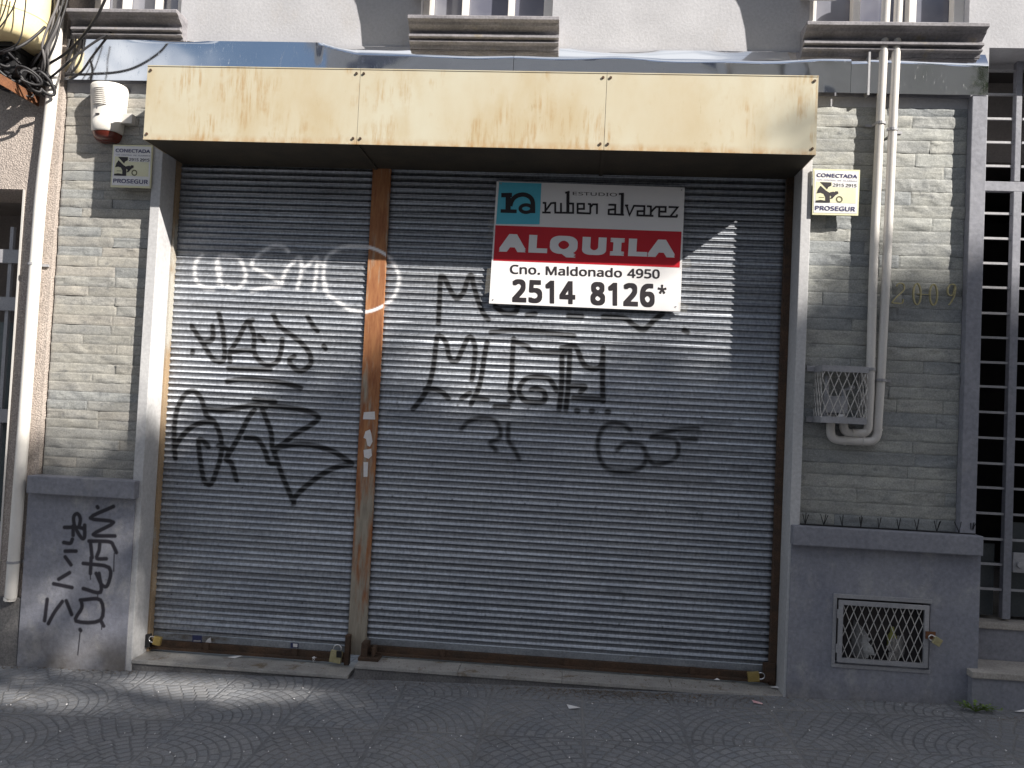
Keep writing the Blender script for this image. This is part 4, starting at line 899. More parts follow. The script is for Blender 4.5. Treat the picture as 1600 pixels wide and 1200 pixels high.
def lattice(m, o, ux, uz, w, h, cw, ch, r):
    """expanded-metal mesh in the plane spanned by ux and uz, clipped to w by h"""
    o, ux, uz = Vector(o), Vector(ux), Vector(uz); nx, nz = int(w / cw) + 2, int(h / ch) + 2
    def seg(a, b):
        (x0, z0), (x1, z1) = a, b; t0, t1 = 0.0, 1.0
        for p, d, lim in ((x0, x1 - x0, w), (z0, z1 - z0, h)):
            if abs(d) < 1e-9: continue
            ta, tb = (0 - p) / d, (lim - p) / d
            if ta > tb: ta, tb = tb, ta
            t0, t1 = max(t0, ta), min(t1, tb)
        if t1 - t0 < 0.02: return
        A_, B_ = (x0 + (x1 - x0) * t0, z0 + (z1 - z0) * t0), (x0 + (x1 - x0) * t1, z0 + (z1 - z0) * t1)
        m.tube([o + ux * A_[0] + uz * A_[1], o + ux * B_[0] + uz * B_[1]], r, 5, cap=False)
    for j in range(-1, nz):
        for i in range(-1, nx):
            x, z = i * cw, j * ch
            seg((x, z), (x + cw / 2, z + ch / 2)); seg((x + cw / 2, z + ch / 2), (x + cw, z)); seg((x, z + ch), (x + cw / 2, z + ch / 2)); seg((x + cw / 2, z + ch / 2), (x + cw, z + ch))
lm = MB(); lattice(lm, (bx0, byf + 0.004, bz0 + 0.03), (1, 0, 0), (0, 0, 1), bx1 - bx0, bz1 - bz0 - 0.06, 0.0475, 0.118, 0.0028); lm.build('front_mesh', MAT['mesh_steel'], mbox)
lm = MB(); lattice(lm, (bx0 + 0.003, byf, bz0 + 0.03), (0, 1, 0), (0, 0, 1), byb - byf, bz1 - bz0 - 0.06, 0.0475, 0.118, 0.0028); lm.build('side_mesh', MAT['mesh_steel'], mbox); lm = MB(); lattice(lm, (bx1 - 0.003, byf, bz0 + 0.03), (0, 1, 0), (0, 0, 1), byb - byf, bz1 - bz0 - 0.06, 0.0475, 0.118, 0.0028); lm.build('side_mesh', MAT['mesh_steel'], mbox)
mt = MB(); mt.box(bx0 + 0.05, bx0 + 0.17, -0.12, -0.02, bz0 + 0.06, bz0 + 0.16); mt.tube([(bx0 + 0.06, -0.07, bz0 + 0.04), (bx0 + 0.06, -0.07, bz0 + 0.28)], 0.014, 10); mt.tube([(bx0 + 0.16, -0.07, bz0 + 0.04), (bx0 + 0.16, -0.07, bz0 + 0.2), (bx0 + 0.22, -0.07, bz0 + 0.22)], 0.014, 10)
mt.build('meter', MAT['steel_frame'], mbox, bevel=0.006)
for u, v in ((1265, 576), (1264, 655)):
    p = A(u, v, -0.014); MB().box(p.x - 0.018, p.x + 0.03, -0.018, -0.012, p.z - 0.017, p.z + 0.017).build('lug', MAT['steel_frame'], mbox, bevel=0.002)
rg = random.Random(4)
def crumple(name, label, cat, p, r, mat, group=None, flatz=0.6, seed=0):
    bm = bmesh.new(); bmesh.ops.create_icosphere(bm, subdivisions=3, radius=1.0)
    for v in bm.verts:
        n = noise.noise(v.co * 2.3 + Vector((seed * 3.1, 0, 0))) + 0.5 * noise.noise(v.co * 5 + Vector((0, seed, 0))); v.co *= 0.75 + 0.45 * n
    me = bpy.data.meshes.new(name); zmin = min(v.co.z for v in bm.verts) * flatz
    for v in bm.verts: v.co = Vector((v.co.x * r[0], v.co.y * r[1], (v.co.z * flatz - zmin) * r[2]))
    bm.to_mesh(me); bm.free(); me.materials.append(mat); o = bpy.data.objects.new(name, me); COL.objects.link(o); o.location = p; o.rotation_euler = (0, 0, seed)
    return tag(o, label, cat, group)
crumple('paper_wad', 'crumpled pale paper wad stuffed at the bottom of the meter cage', 'litter', (bx0 + 0.125, -0.145, bz0 + 0.005), (0.035, 0.02, 0.05), MAT['paper'], seed=2)

# ------------------------------------------------------------------ brass house number
hn = thing('house_number', 'thin brass house number 2009 on the right stone pier', 'house number', A(1445, 476, -0.02))
DG = {'2': [(330, 190), (345, 150), (400, 135), (450, 160), (455, 230), (410, 290), (330, 360), (260, 440), (265, 462), (330, 465), (420, 468), (440, 400)],
      'a': [(670 + 62 * math.cos(t), 315 + 175 * math.sin(t)) for t in [2 * math.pi * i / 24 for i in range(25)]],
      'b': [(945 + 62 * math.cos(t), 325 + 172 * math.sin(t)) for t in [2 * math.pi * i / 24 for i in range(25)]],
      '9': [(1300, 165), (1260, 150), (1215, 165), (1185, 220), (1180, 290), (1210, 335), (1260, 330), (1290, 250), (1300, 165), (1310, 220), (1290, 340), (1250, 430), (1200, 500)]}
for k, pts in DG.items():
    P = [A(1370 + x / 10.667, 430 + y / 10.667, -0.03) for x, y in pts]; P = smooth_path(P, 4)
    m = MB(); wd = 0.0075 if k in 'ab' else 0.006
    for a, b in zip(P[:-1], P[1:]): m.bar(a, b, 0.014, wd, up=Vector((b.z - a.z, 0, a.x - b.x)))
    m.build('digit', MAT['brass_old'], hn)
m = MB(); m.bar(A(1433, 459.5, -0.026), A(1454, 460.5, -0.026), 0.01, 0.004); m.build('cross_pin', MAT['brass_old'], hn)

# ------------------------------------------------------------------ bird spikes on the right coping
sp = thing('bird_spikes', 'row of dark metal bird spikes along the right coping', 'bird spikes', (1.88, -0.05, 0.946))
MB().box(1.40, 2.40, -0.065, -0.035, 0.946, 0.952).build('strip', MAT['black'], sp)
for u in (1258, 1287, 1316, 1345, 1373, 1404, 1433, 1464, 1499, 1518):
    x = A(u, 822, -0.05).x; m = MB()
    for dx, hh in ((-0.02, 0.062), (0.014, 0.06), (0.006, 0.066)): m.tube([(x, -0.05, 0.951), (x + dx + rg.uniform(-.006, .006), -0.05 + rg.uniform(-.03, .03), 0.951 + hh)], 0.0024, 5)
    m.build('spike', MAT['black'], sp)

# ------------------------------------------------------------------ mesh cabinet door in the right plinth
cab = thing('mesh_door', 'small padlocked grey mesh door low in the right plinth', 'cabinet door', ((gx0 + gx1) / 2, -0.08, gz0))
fr = MB(); t_ = 0.026
fr.box(gx0 - 0.012, gx1 + 0.006, -0.078, -0.0705, gz1 - 0.012, gz1 + 0.012); fr.box(gx0 - 0.012, gx1 + 0.006, -0.078, -0.0705, gz0 - 0.012, gz0 + 0.008); fr.box(gx0 - 0.012, gx0 + 0.008, -0.078, -0.0705, gz0 + 0.009, gz1 - 0.0125)
fr.build('outer_frame', MAT['steel_frame'], cab, bevel=0.001)
dx0, dx1, dz0, dz1 = gx0 + 0.016, gx1 - 0.014, gz0 + 0.022, gz1 - 0.022
dr = MB(); dr.box(dx0, dx1, -0.092, -0.079, dz1 - t_, dz1); dr.box(dx0, dx1, -0.092, -0.079, dz0, dz0 + t_); dr.box(dx0, dx0 + t_, -0.092, -0.079, dz0 + t_, dz1 - t_); dr.box(dx1 - t_, dx1, -0.092, -0.079, dz0 + t_, dz1 - t_)
dr.build('door_frame', MAT['steel_frame'], cab, bevel=0.0015)
lm = MB(); lattice(lm, (dx0 + 0.018, -0.083, dz0 + 0.018), (1, 0, 0), (0, 0, 1), dx1 - dx0 - 0.036, dz1 - dz0 - 0.036, 0.0465, 0.112, 0.0027); lm.build('mesh', MAT['mesh_steel'], cab)
hs = MB(); hz = A(1460, 995, -0.09); hs.box(dx1 - 0.02, dx1 + 0.035, -0.100, -0.0925, hz.z - 0.012, hz.z + 0.03); hs.tube([(dx1 + 0.025, -0.10, hz.z), (dx1 + 0.025, -0.13, hz.z + 0.005), (dx1 + 0.025, -0.10, hz.z + 0.012)], 0.004, 6); hs.build('hasp', MAT['rust'], cab)
for zz in (dz0 + 0.08, dz1 - 0.08): MB().tube([(dx0 - 0.004, -0.088, zz - 0.025), (dx0 - 0.004, -0.088, zz + 0.025)], 0.006, 8).build('hinge', MAT['steel_frame'], cab)
crumple('paper_wad', 'big crumpled grey paper behind the left half of mesh door', 'litter', (gx0 + 0.15, -0.012, gz0 + 0.03), (0.17, 0.017, 0.20), MAT['dirty_paper'], seed=5)
crumple('paper_wad', 'crumpled dull grey bag behind the right half of mesh door', 'litter', (gx0 + 0.39, -0.012, gz0 + 0.03), (0.14, 0.017, 0.15), MAT['dirty_paper'], seed=7)
bt = MB(); bt.lathe((gx0 + 0.355, -0.012, gz0 + 0.10), [(0.0, 0), (0.028, 0.002), (0.029, 0.07), (0.012, 0.10), (0.011, 0.13), (0.0, 0.131)], 14, 1, 0.8)
tag(bt.build('bottle', MAT['bottle_green'], None), 'dull yellow green bottle on the rubbish behind mesh door', 'bottle')

# ------------------------------------------------------------------ padlocks
def padlock(u, v, y, w, h, ang, body, label, shackle='side'):
    p = A(u, v, y); t = thing('padlock', label, 'padlock', p)
    def R(x, z, yy=0.0): c, s = math.cos(ang), math.sin(ang); return Vector((p.x + x * c - z * s, y + yy, p.z + x * s + z * c))
    m = MB(); vs = [R(x, z, yy) for yy in (-0.012, 0.012) for x, z in ((-w / 2, -h / 2), (w / 2, -h / 2), (w / 2, h / 2), (-w / 2, h / 2))]
    m.add(vs, [(0, 1, 2, 3), (7, 6, 5, 4), (0, 4, 5, 1), (1, 5, 6, 2), (2, 6, 7, 3), (3, 7, 4, 0)]); m.build('body', body, t, bevel=0.003)
    q = MB(); n = 12; r = w * 0.33
    q.tube([R(-r, h / 2 - 0.005), R(-r, h / 2 + 0.012)] + [R(-r * math.cos(math.pi * i / n), h / 2 + 0.014 + r * math.sin(math.pi * i / n)) for i in range(n + 1)] + [R(r, h / 2 + 0.012), R(r, h / 2 - 0.005)], 0.0042, 8)
    q.build('shackle', MAT['chrome'], t)
    return t
padlock(246, 1001, 0.095, 0.055, 0.05, math.radians(80), MAT['brass'], 'sunlit brass padlock at the left end of the narrow shutter')
padlock(525, 1026, 0.085, 0.075, 0.075, math.radians(-8), MAT['brass_old'], 'large dull brass padlock hanging at foot of rusty post')
MB_ = MB(); p = A(530, 1022, 0.072); MB_.box(p.x - 0.018, p.x + 0.018, 0.068, 0.0725, p.z - 0.022, p.z + 0.02); tag(MB_.build('lock_plate', MAT['black'], None, bevel=0.002), 'small black steel plate over the big brass padlock', 'lock plate')
padlock(1177, 1057, 0.095, 0.058, 0.07, math.radians(-82), MAT['brass'], 'brass padlock with bright shackle at wide shutter right end')
padlock(1464, 1002, -0.125, 0.045, 0.045, math.radians(60), MAT['brass_old'], 'yellow brass padlock on the mesh cabinet door')
hp = MB(); a = A(237, 1004, 0.1); hp.tube([(a.x - 0.03, 0.11, a.z - 0.03), (a.x - 0.03, 0.11, a.z + 0.05)], 0.022, 10); hp.build('lock_lug', MAT['black'], lsh)
hp = MB(); a = A(1198, 1052, 0.1); hp.box(a.x - 0.02, a.x + 0.05, 0.10, 0.13, a.z - 0.05, a.z + 0.06); hp.build('lock_lug', MAT['rust_dark'], rsh)

# ------------------------------------------------------------------ stickers
def sticker(poly, y, mat, label):
    m = MB(); P = [A(u, v, y) for u, v in poly]; n = len(P)
    m.add(P + [p + Vector((0, 0.0012, 0)) for p in P], [tuple(range(n))[::-1], tuple(range(n, 2 * n))] + [(i, (i + 1) % n, n + (i + 1) % n, n + i) for i in range(n)])
    return tag(m.build('sticker', mat, None), label, 'sticker')
YP = 0.1445
sticker([(568.5, 644), (585.5, 643), (586, 655.5), (567, 655)], YP, MAT['paper'], 'rectangular white label stuck highest on the rusty post')
sticker([(571, 674), (578, 671), (580, 677), (582, 690), (578, 698), (574, 696), (572, 686), (568, 684)], YP, MAT['paper'], 'torn white paper scrap on post below the rectangular label')
sticker([(568, 703), (580, 701), (581, 712), (576, 717), (569, 714)], YP, MAT['paper'], 'ragged white scrap on rusty post above the narrow strip')
sticker([(568, 722), (575, 722), (574, 745), (568, 745)], YP, MAT['paper'], 'narrow upright white strip stuck lowest on rusty post')
s1 = sticker([(300.5, 992.5), (315.5, 993), (315, 1004.5), (300.5, 1004)], YS - 0.0085, MAT['sticker_blue'], 'dark blue sticker with white print on narrow shutter bottom plate')
text('CERRAJERIA', [(302, 1000), (314, 1000.5), (314, 1003.2), (302, 1002.8)], YS - 0.0098, MAT['paper'], s1, bold=0.02)
sticker([(325, 998), (329, 996), (330, 1004), (322, 1006), (321, 1003)], YS - 0.0085, MAT['paper'], 'tiny torn white scrap beside the dark blue sticker')
s2 = sticker([(454, 1004), (466.5, 1005), (466, 1012.5), (454, 1012)], YS - 0.0085, MAT['sticker_blue'], 'small blue bordered sticker near right end of narrow shutter plate')
flat([(458, 1005.5), (465, 1006), (464.5, 1011.3), (458, 1011)], YS - 0.0098, MAT['paper'], s2, 'print_area')

# ------------------------------------------------------------------ metal gate and steps on the right
gate = thing('metal_gate', 'tall grey barred metal gate over a dark entrance hall', 'gate', (3.0, 0.2, 0.42))
YG = 0.2
bars = [3.825, 3.674, 3.519, 3.369, 3.219, 2.919, 2.762, 2.605, 2.453, 2.292, 2.14, 1.985, 1.834, 1.675, 1.516, 1.358, 1.208, 1.05, 0.893, 0.74, 0.587]
f = MB(); f.box(2.413, 3.3, YG - 0.02, YG + 0.02, 3.057, 3.118); f.box(2.690, 2.738, YG - 0.022, YG + 0.022, 0.412, 3.056); f.box(2.690, 2.725, YG - 0.022, YG + 0.022, 3.119, 3.88); f.box(3.26, 3.3, YG - 0.02, YG + 0.02, 0.412, 3.056)
f.build('gate_frame', MAT['grey_paint'], gate, bevel=0.003)
for z in bars:
    m = MB(); m.box(2.413, 2.6895, YG - 0.008, YG + 0.008, z - 0.007, z + 0.007); m.box(2.739, 3.26, YG - 0.008, YG + 0.008, z - 0.007, z + 0.007); m.build('bar', MAT['steel_frame'], gate)
pnl = MB(); pnl.box(2.43, 2.66, YG + 0.03, YG + 0.035, 0.42, 0.86); pnl.box(2.745, 3.25, YG + 0.03, YG + 0.035, 0.42, 1.0); pnl.build('kick_panel', MAT['gate_panel'], gate)
lk = MB(); c = A(1591, 879, YG - 0.02); lk.box(c.x - 0.035, c.x + 0.05, YG - 0.03, YG - 0.009, c.z - 0.06, c.z + 0.06); lk.tube([c + Vector((0, -0.012, -0.01)), c + Vector((0, -0.03, -0.01))], 0.02, 12); lk.build('lock', MAT['steel_frame'], gate, bevel=0.003)

steps = thing('entrance_steps', 'two worn stone steps with grey risers below the barred gate', 'steps', (3.0, -0.05, 0.0))
sx0 = 2.375
m = MB(); m.box(2.436, 3.4, 0.12, 0.34, 0.36, 0.398); m.box(sx0 - 0.005, 3.4, -0.135, 0.20, 0.132, 0.171); m.build('tread', MAT['step_stone'], steps, bevel=0.006)
m = MB(); m.box(2.436, 3.4, 0.135, 0.3, 0.172, 0.359); m.box(sx0 + 0.004, 3.4, -0.122, 0.19, -0.2, 0.131); m.build('riser', MAT['grey_paint'], steps)

# ------------------------------------------------------------------ neighbouring building on the left
nb = thing('neighbouring_building', 'beige roughcast neighbouring wall with recessed doorway on the left', 'building', (-5.0, 0.2, -0.3))
m = MB(); m.box(-3.622, -3.408, -0.03, 0.34, -0.4, 7.4); m.box(-8.0, -3.622, -0.03, 0.34, 2.84, 7.4); m.box(-8.0, -5.2, -0.03, 0.34, -0.5, 2.84)
m.build('wall', MAT['roughcast'], nb)
MB().box(-3.635, -3.6225, -0.036, 0.30, -0.3, 2.838).build('door_reveal', MAT['pvc'], nb)
MB().box(-3.66, -3.442, -0.06, -0.0305, -0.4, 0.20).build('wall_foot', MAT['cement'], nb, bevel=0.01)
MB().box(-5.2, -3.62, 0.75, 0.8, -0.4, 2.84).box(-5.2, -3.62, 0.341, 0.80, 2.841, 2.89).box(-3.62, -3.58, 0.341, 0.80, -0.4, 2.84).box(-5.26, -5.201, 0.341, 0.80, -0.4, 2.89).build('hall_wall', MAT['hall_plaster'], nb)
dg = MB()
for x in (-3.70, -3.80, -3.92): dg.box(x - 0.012, x + 0.012, 0.11, 0.135, -0.2, 2.62)
for z in (2.42, 2.10, 1.35, 0.6): dg.box(-5.1, -3.66, 0.10, 0.14, z - 0.045, z + 0.045)
dg.build('grille_door', MAT['steel_frame'], nb)
MB().box(-5.1, -3.66, 0.16, 0.165, -0.2, 1.98).build('door_panel', MAT['teal_panel'], nb)

dp = thing('downpipe', 'sunlit white plastic downpipe running down the beige neighbouring wall', 'pipe', (-3.51, -0.07, 0.17))
pts = [A(95, -60, -0.075), A(88, 60, -0.075), A(77, 190, -0.075), A(62.5, 320, -0.075), A(42, 600, -0.075), A(19.5, 900, -0.075), A(15, 938, -0.075)]
MB().tube(smooth_path(pts, 6), 0.036, 16).build('pipe', MAT['white_plastic'], dp)
for u, v in ((53.5, 413), (21, 878)):
    p = A(u, v, -0.075); m = MB(); m.tube([p - Vector((0, 0, 0.008)), p + Vector((0, 0, 0.008))], 0.039, 14); m.box(p.x + 0.03, p.x + 0.075, -0.045, -0.033, p.z - 0.008, p.z + 0.008); m.build('clamp', MAT['steel_frame'], dp)

# ------------------------------------------------------------------ cream drum, rusty bracket, cables at the top left
br = thing('rusty_bracket', 'rusty steel angle bracket sticking out under the cream drum', 'bracket', (-3.6, -0.03, 3.45))
bA, bB = A(61, 153, -0.035), A(-30, 99, -0.55)
m = MB(); zB = bA.z; m.box(bA.x - 0.055, bA.x, -0.60, -0.031, zB - 0.0, zB + 0.008); m.box(bA.x - 0.008, bA.x, -0.60, -0.031, zB - 0.055, zB - 0.0005); m.build('arm', MAT['rust'], br)
dc = Vector((A(68, 30, -0.24).x - 0.215, -0.24, 0)); dz = A(40, 74, -0.22).z
drum = thing('cable_drum', 'sunlit cream plastic drum with rounded bottom mounted high at top left', 'cable drum', (dc.x, -0.24, dz))
m = MB(); m.lathe((dc.x, -0.24, dz), [(0.0, 0.0), (0.15, 0.002), (0.185, 0.012), (0.205, 0.04), (0.213, 0.08), (0.215, 0.14), (0.215, 0.75), (0.0, 0.76)], 40); m.build('shell', MAT['cream_plastic'], drum)
m = MB(); m.lathe((dc.x, -0.24, dz + 0.16), [(0.2165, 0.0), (0.219, 0.004), (0.219, 0.010), (0.2165, 0.014)], 40); m.build('rim_band', MAT['cream_plastic'], drum)
MB().box(dc.x - 0.06, dc.x + 0.06, -0.30, -0.031, dz - 0.03, dz - 0.0005).build('support', MAT['black'], drum)
def cable(pts, r, mat, label, group):
    P = [A(u, v, y) for u, v, y in pts]; m = MB(); m.tube(smooth_path(P, 7), r, 7)
    return tag(m.build('cable', mat, None), label, 'cable', group)
G1 = 'thin cables strung from the cream drum corner'
cable([(182, -40, -0.42), (165, -2, -0.40), (150, 28, -0.36), (128, 58, -0.30), (104, 82, -0.22), (76, 100, -0.14), (55, 112, -0.06)], 0.0085, MAT['cable_black'], 'upper black cable crossing the left window ledge diagonally', G1)
cable([(190, 45, -0.03), (172, 52, -0.06), (152, 63, -0.085), (128, 80, -0.11), (104, 100, -0.13), (78, 122, -0.11), (55, 137, -0.05)], 0.0075, MAT['cable_black'], 'lower black cable crossing the left end of mirror fascia', G1)
rc = random.Random(11); G2 = 'bundle of grey cables beside the cream drum'
for k in range(11):
    o1, o2, o3 = rc.uniform(-12, 12), rc.uniform(-9, 9), rc.uniform(-14, 14); y1 = -0.10 - 0.03 * (k % 4)
    cable([(98 + o1, -40, y1), (95 + o1 * 0.8, 2, y1), (86 + o2, 35, y1 - 0.02), (75 + o2 + rc.uniform(-5, 5), 68, y1 - 0.03), (62 + o3, 100, y1), (50 + o3 * 1.3, 128 + rc.uniform(-12, 10), -0.07)],
          rc.uniform(0.006, 0.011), MAT['cable_grey'] if k % 3 else MAT['cable_black'], 'grey or black cable in the hanging bundle beside the cream drum', G2)
G3 = 'thin cables hanging in front of cream drum'
for k, pts in enumerate(([(18, -30, -0.50), (10, 5, -0.49), (2, 28, -0.48), (-10, 50, -0.47)], [(32, -30, -0.49), (22, 8, -0.485), (12, 26, -0.485), (0, 42, -0.48), (-12, 52, -0.47)], [(42, -30, -0.495), (40, 6, -0.49), (37, 32, -0.485), (33, 56, -0.48), (25, 70, -0.47), (8, 78, -0.46), (-10, 84, -0.45)])):
    cable(pts, 0.0042, MAT['cable_black'], ('thin cable crossing the far left of cream drum', 'thin cable crossing the cream drum diagonally in the middle', 'long thin cable hanging down the cream drum front')[k], G3)
cable([(70, 42, -0.30), (62, 50, -0.34), (45, 64, -0.38), (28, 74, -0.42), (10, 80, -0.44), (-8, 86, -0.44)], 0.009, MAT['cable_black'], 'thick dark cable curling under the cream drum', G3)
cl = MB()
for k in range(26):
    cx_, cz_ = A(rc.uniform(-5, 58), rc.uniform(84, 128), -0.25), 0; r0 = rc.uniform(0.035, 0.085); tx, tz = rc.uniform(0.3, 1), rc.uniform(0.5, 1); yo = rc.uniform(-0.32, -0.06); ph = rc.uniform(0, 6)
    pts = [(cx_.x + r0 * tx * math.cos(a + ph), yo + 0.04 * math.sin(a * 1.3 + ph), cx_.z + r0 * tz * math.sin(a)) for a in [5.6 * i / 20 for i in range(21)]]
    cl.tube(pts, rc.uniform(0.006, 0.011), 6)
tag(cl.build('cable_coil', MAT['cable_black'], None), 'dark tangle of coiled cables between cream drum and rusty bracket', 'cable coil')
cb = MB(); p = A(20, 100, -0.15); cb.box(p.x - 0.25, p.x + 0.09, -0.24, -0.032, p.z - 0.10, p.z + 0.10)
tag(cb.build('splice_box', MAT['black'], None, bevel=0.03), 'black splice box half hidden in the tangled cables', 'cable box')

# ------------------------------------------------------------------ litter, weed, debris on the pavement
def scrap(u, v, poly, mat, label, lift=0.004, seed=0):
    c = AG(u, v); m = MB(); r = random.Random(seed); n = len(poly)
    top = [(c.x + x, c.y + y, zg(c.x + x) + lift + abs(r.gauss(0, 0.006))) for x, y in poly]; ce = (c.x, c.y, zg(c.x) + lift + 0.012)
    vs = top + [ce] + [(x, y, z - 0.0015) for x, y, z in top] + [(ce[0], ce[1], ce[2] - 0.0015)]
    fs = [(i, (i + 1) % n, n) for i in range(n)] + [(n + 1 + (i + 1) % n, n + 1 + i, 2 * n + 1) for i in range(n)] + [(i, n + 1 + i, n + 1 + (i + 1) % n, (i + 1) % n) for i in range(n)]
    m.add(vs, fs); return tag(m.build('paper_scrap', mat, None), label, 'litter')
scrap(895, 1107, [(-0.035, 0.03), (-0.01, 0.012), (0.03, 0.016), (0.042, -0.006), (0.01, -0.022), (-0.022, -0.014)], MAT['paper'], 'torn white paper scrap lying in the middle of the pavement', seed=1)
scrap(1183, 1100, [(-0.028, 0.014), (0.01, 0.012), (0.032, 0.0), (0.026, -0.012), (-0.02, -0.004)], MAT['pink_paper'], 'pink and white wrapper scrap on pavement before right shutter end', seed=2)
scrap(1107, 1066, [(-0.015, 0.006), (0.015, 0.006), (0.014, -0.006), (-0.014, -0.006)], MAT['paper'], 'left of two tiny white bits on wide door sill', lift=0.03, seed=3)
scrap(1120, 1070, [(-0.017, 0.006), (0.016, 0.002), (0.016, -0.008), (-0.015, -0.002)], MAT['paper'], 'right of two tiny white bits on wide door sill', lift=0.03, seed=4)
scrap(367, 1040, [(-0.045, -0.012), (0.03, 0.016), (0.045, 0.018), (0.042, 0.006), (0.0, -0.01)], MAT['paper'], 'folded white paper strip on the narrow door sill', lift=0.05, seed=5)
scrap(219, 1029, [(-0.02, 0.0), (0.01, 0.012), (0.022, 0.004), (0.0, -0.01)], MAT['paper'], 'curled pale scrap at the left end of narrow sill', lift=0.07, seed=6)
crumple('paper_ball', 'crumpled white paper ball on the narrow sill near brass padlock', 'litter', AG(489, 1044) + Vector((0, 0.01, 0.035)), (0.022, 0.02, 0.03), MAT['paper'], seed=3)
scrap(1212, 1078, [(-0.03, 0.01), (0.0, 0.016), (0.03, 0.004), (0.02, -0.01), (-0.02, -0.008)], MAT['paper'], 'grey paper scrap in the corner below wide shutter padlock', lift=0.012, seed=7)
scrap(1595, 1114, [(-0.03, 0.008), (0.03, 0.012), (0.03, -0.008), (-0.03, -0.008)], MAT['paper'], 'white scrap on pavement in front of the entrance steps', seed=8)
scrap(838, 1020, [(-0.016, 0.0), (0.0, 0.01), (0.02, -0.004), (0.0, -0.008)], MAT['paper'], 'twisted pale tag caught on the wide shutter bottom rail', lift=0.06, seed=9)
dm = MB(); rd = random.Random(21)
def chip(c, s, z):
    a = rd.uniform(0, 6.28); n = rd.choice((3, 4, 5)); up = rd.uniform(-0.3, 0.3)
    dm.add([(c[0] + s * math.cos(a + 6.28 * i / n) * rd.uniform(0.6, 1.3), c[1] + s * math.sin(a + 6.28 * i / n) * rd.uniform(0.6, 1.1), z + 0.002 + s * 0.35 * (1 + math.cos(a + i * 2 + up))) for i in range(n)], [tuple(range(n))])
for k in range(1500):
    u = rd.gauss(960, 90) if k % 3 else rd.uniform(560, 1215); v = 1058 + (u - 600) * 0.045 + abs(rd.gauss(0, 7)); c = AG(u, v + 6); chip(c, rd.uniform(0.002, 0.007), zg(c.x))
for k in range(500):
    x = rd.uniform(-1.2, 1.32); yy = rd.uniform(-0.05, 0.12); chip((x, yy), rd.uniform(0.002, 0.006), -0.071)
for k in range(160):
    x = rd.uniform(-2.65, -1.32); yy = rd.uniform(-0.05, 0.1); chip((x, yy), rd.uniform(0.002, 0.005), -0.137)
for k in range(260):
    x = rd.uniform(-3.6, -2.6); yy = -0.072 - abs(rd.gauss(0, 0.03)); chip((x, yy), rd.uniform(0.002, 0.007), zg(x))
for k in range(150):
    x = rd.uniform(1.35, 2.9); yy = (-0.075 if x < 2.35 else -0.25) - abs(rd.gauss(0, 0.03)); chip((x, yy), rd.uniform(0.002, 0.006), zg(x))
kind(dm.build('dry_debris', MAT['dirt'], None), 'stuff')
gm = MB(); rd = random.Random(5)
for k in range(230):
    c = AG(rd.uniform(0, 1600), rd.uniform(1060, 1200)); s_ = rd.uniform(0.002, 0.005) * (1.6 if rd.random() < .1 else 1); a = rd.uniform(0, 6)
    gm.add([(c.x + s_ * math.cos(a + i * 1.57) * rd.uniform(.6, 1.3), c.y + s_ * math.sin(a + i * 1.57), zg(c.x) + 0.003 + 0.002 * i) for i in range(4)], [(0, 1, 2, 3)])
kind(gm.build('pale_grit', MAT['paper'], None), 'stuff')

wc = AG(1524, 1112); weed = thing('weed', 'small green weed growing at foot of the entrance steps', 'plant', (wc.x, wc.y, zg(wc.x)))
wl_ = MB(); ws = MB(); rw = random.Random(9)
for k in range(32):
    a = rw.uniform(0, 6.28); L = rw.uniform(0.03, 0.11); h = rw.uniform(0.01, 0.05); b = Vector((wc.x, wc.y + 0.0, zg(wc.x))); tip = b + Vector((math.cos(a) * L * 1.3, math.sin(a) * L * 0.45, h)); mid = b.lerp(tip, 0.5) + Vector((0, 0, 0.015))
    ws.tube([b, mid, tip], 0.0012, 4)
    for q in range(5):
        p = mid.lerp(tip, q / 4) + Vector((rw.uniform(-.006, .006),) * 3); d = Vector((math.cos(a + rw.uniform(-1.2, 1.2)), math.sin(a + rw.uniform(-1.2, 1.2)), rw.uniform(0.1, 0.9))).normalized(); l = rw.uniform(0.012, 0.026); sd_ = d.cross(Vector((0, 0, 1))).normalized() * l * 0.28
        wl_.add([p, p + d * l * 0.5 + sd_, p + d * l, p + d * l * 0.5 - sd_], [(0, 1, 2, 3)])
wl_.build('leaves', MAT['weed'], weed); ws.build('stem', MAT['weed'], weed)

# ------------------------------------------------------------------ across the street: houses and the plane tree whose shade falls on the shop
def house(x0, x1, y, z1, mat, label, seed, name='opposite_house'):
    t = thing(name, label, 'building', ((x0 + x1) / 2, y, -0.4)); m = MB(); m.box(x0, x1, y - 9, y, -1.2, z1)
    m.box(x0 - 0.1, x1 + 0.1, y + 0.003, y + 0.30, z1 - 0.25, z1 + 0.1); m.build('wall', mat, t)
    zz = 1.2 - 0.4
    while zz + 2.0 < z1:
        n = max(2, int((x1 - x0) / 2.6))
        for k in range(n):
            xc_ = x0 + (x1 - x0) * (k + 0.5) / n; w = MB(); w.box(xc_ - 0.6, xc_ + 0.6, y + 0.004, y + 0.06, zz, zz + 1.6)
            wo = w.build('window', MAT['white_plastic'], t); MB().box(xc_ - 0.5, xc_ + 0.5, y + 0.061, y + 0.066, zz + 0.1, zz + 1.5).build('pane', MAT['glass'], wo)
        zz += 3.1
    return t
house(-6.6, 4.0, -14.2, 12.2, MAT['far_wall_b'], 'grey three storey house across the street facing the shop', 1)
house(4.2, 13.5, -14.2, 11.4, MAT['far_wall'], 'beige house across the street behind the plane tree', 2)
house(-17, -6.8, -14.2, 5.6, MAT['far_wall'], 'low beige house across the street at the left', 3)
house(13.8, 24, -14.2, 7.0, MAT['far_wall_b'], 'grey house across the street furthest right', 4)

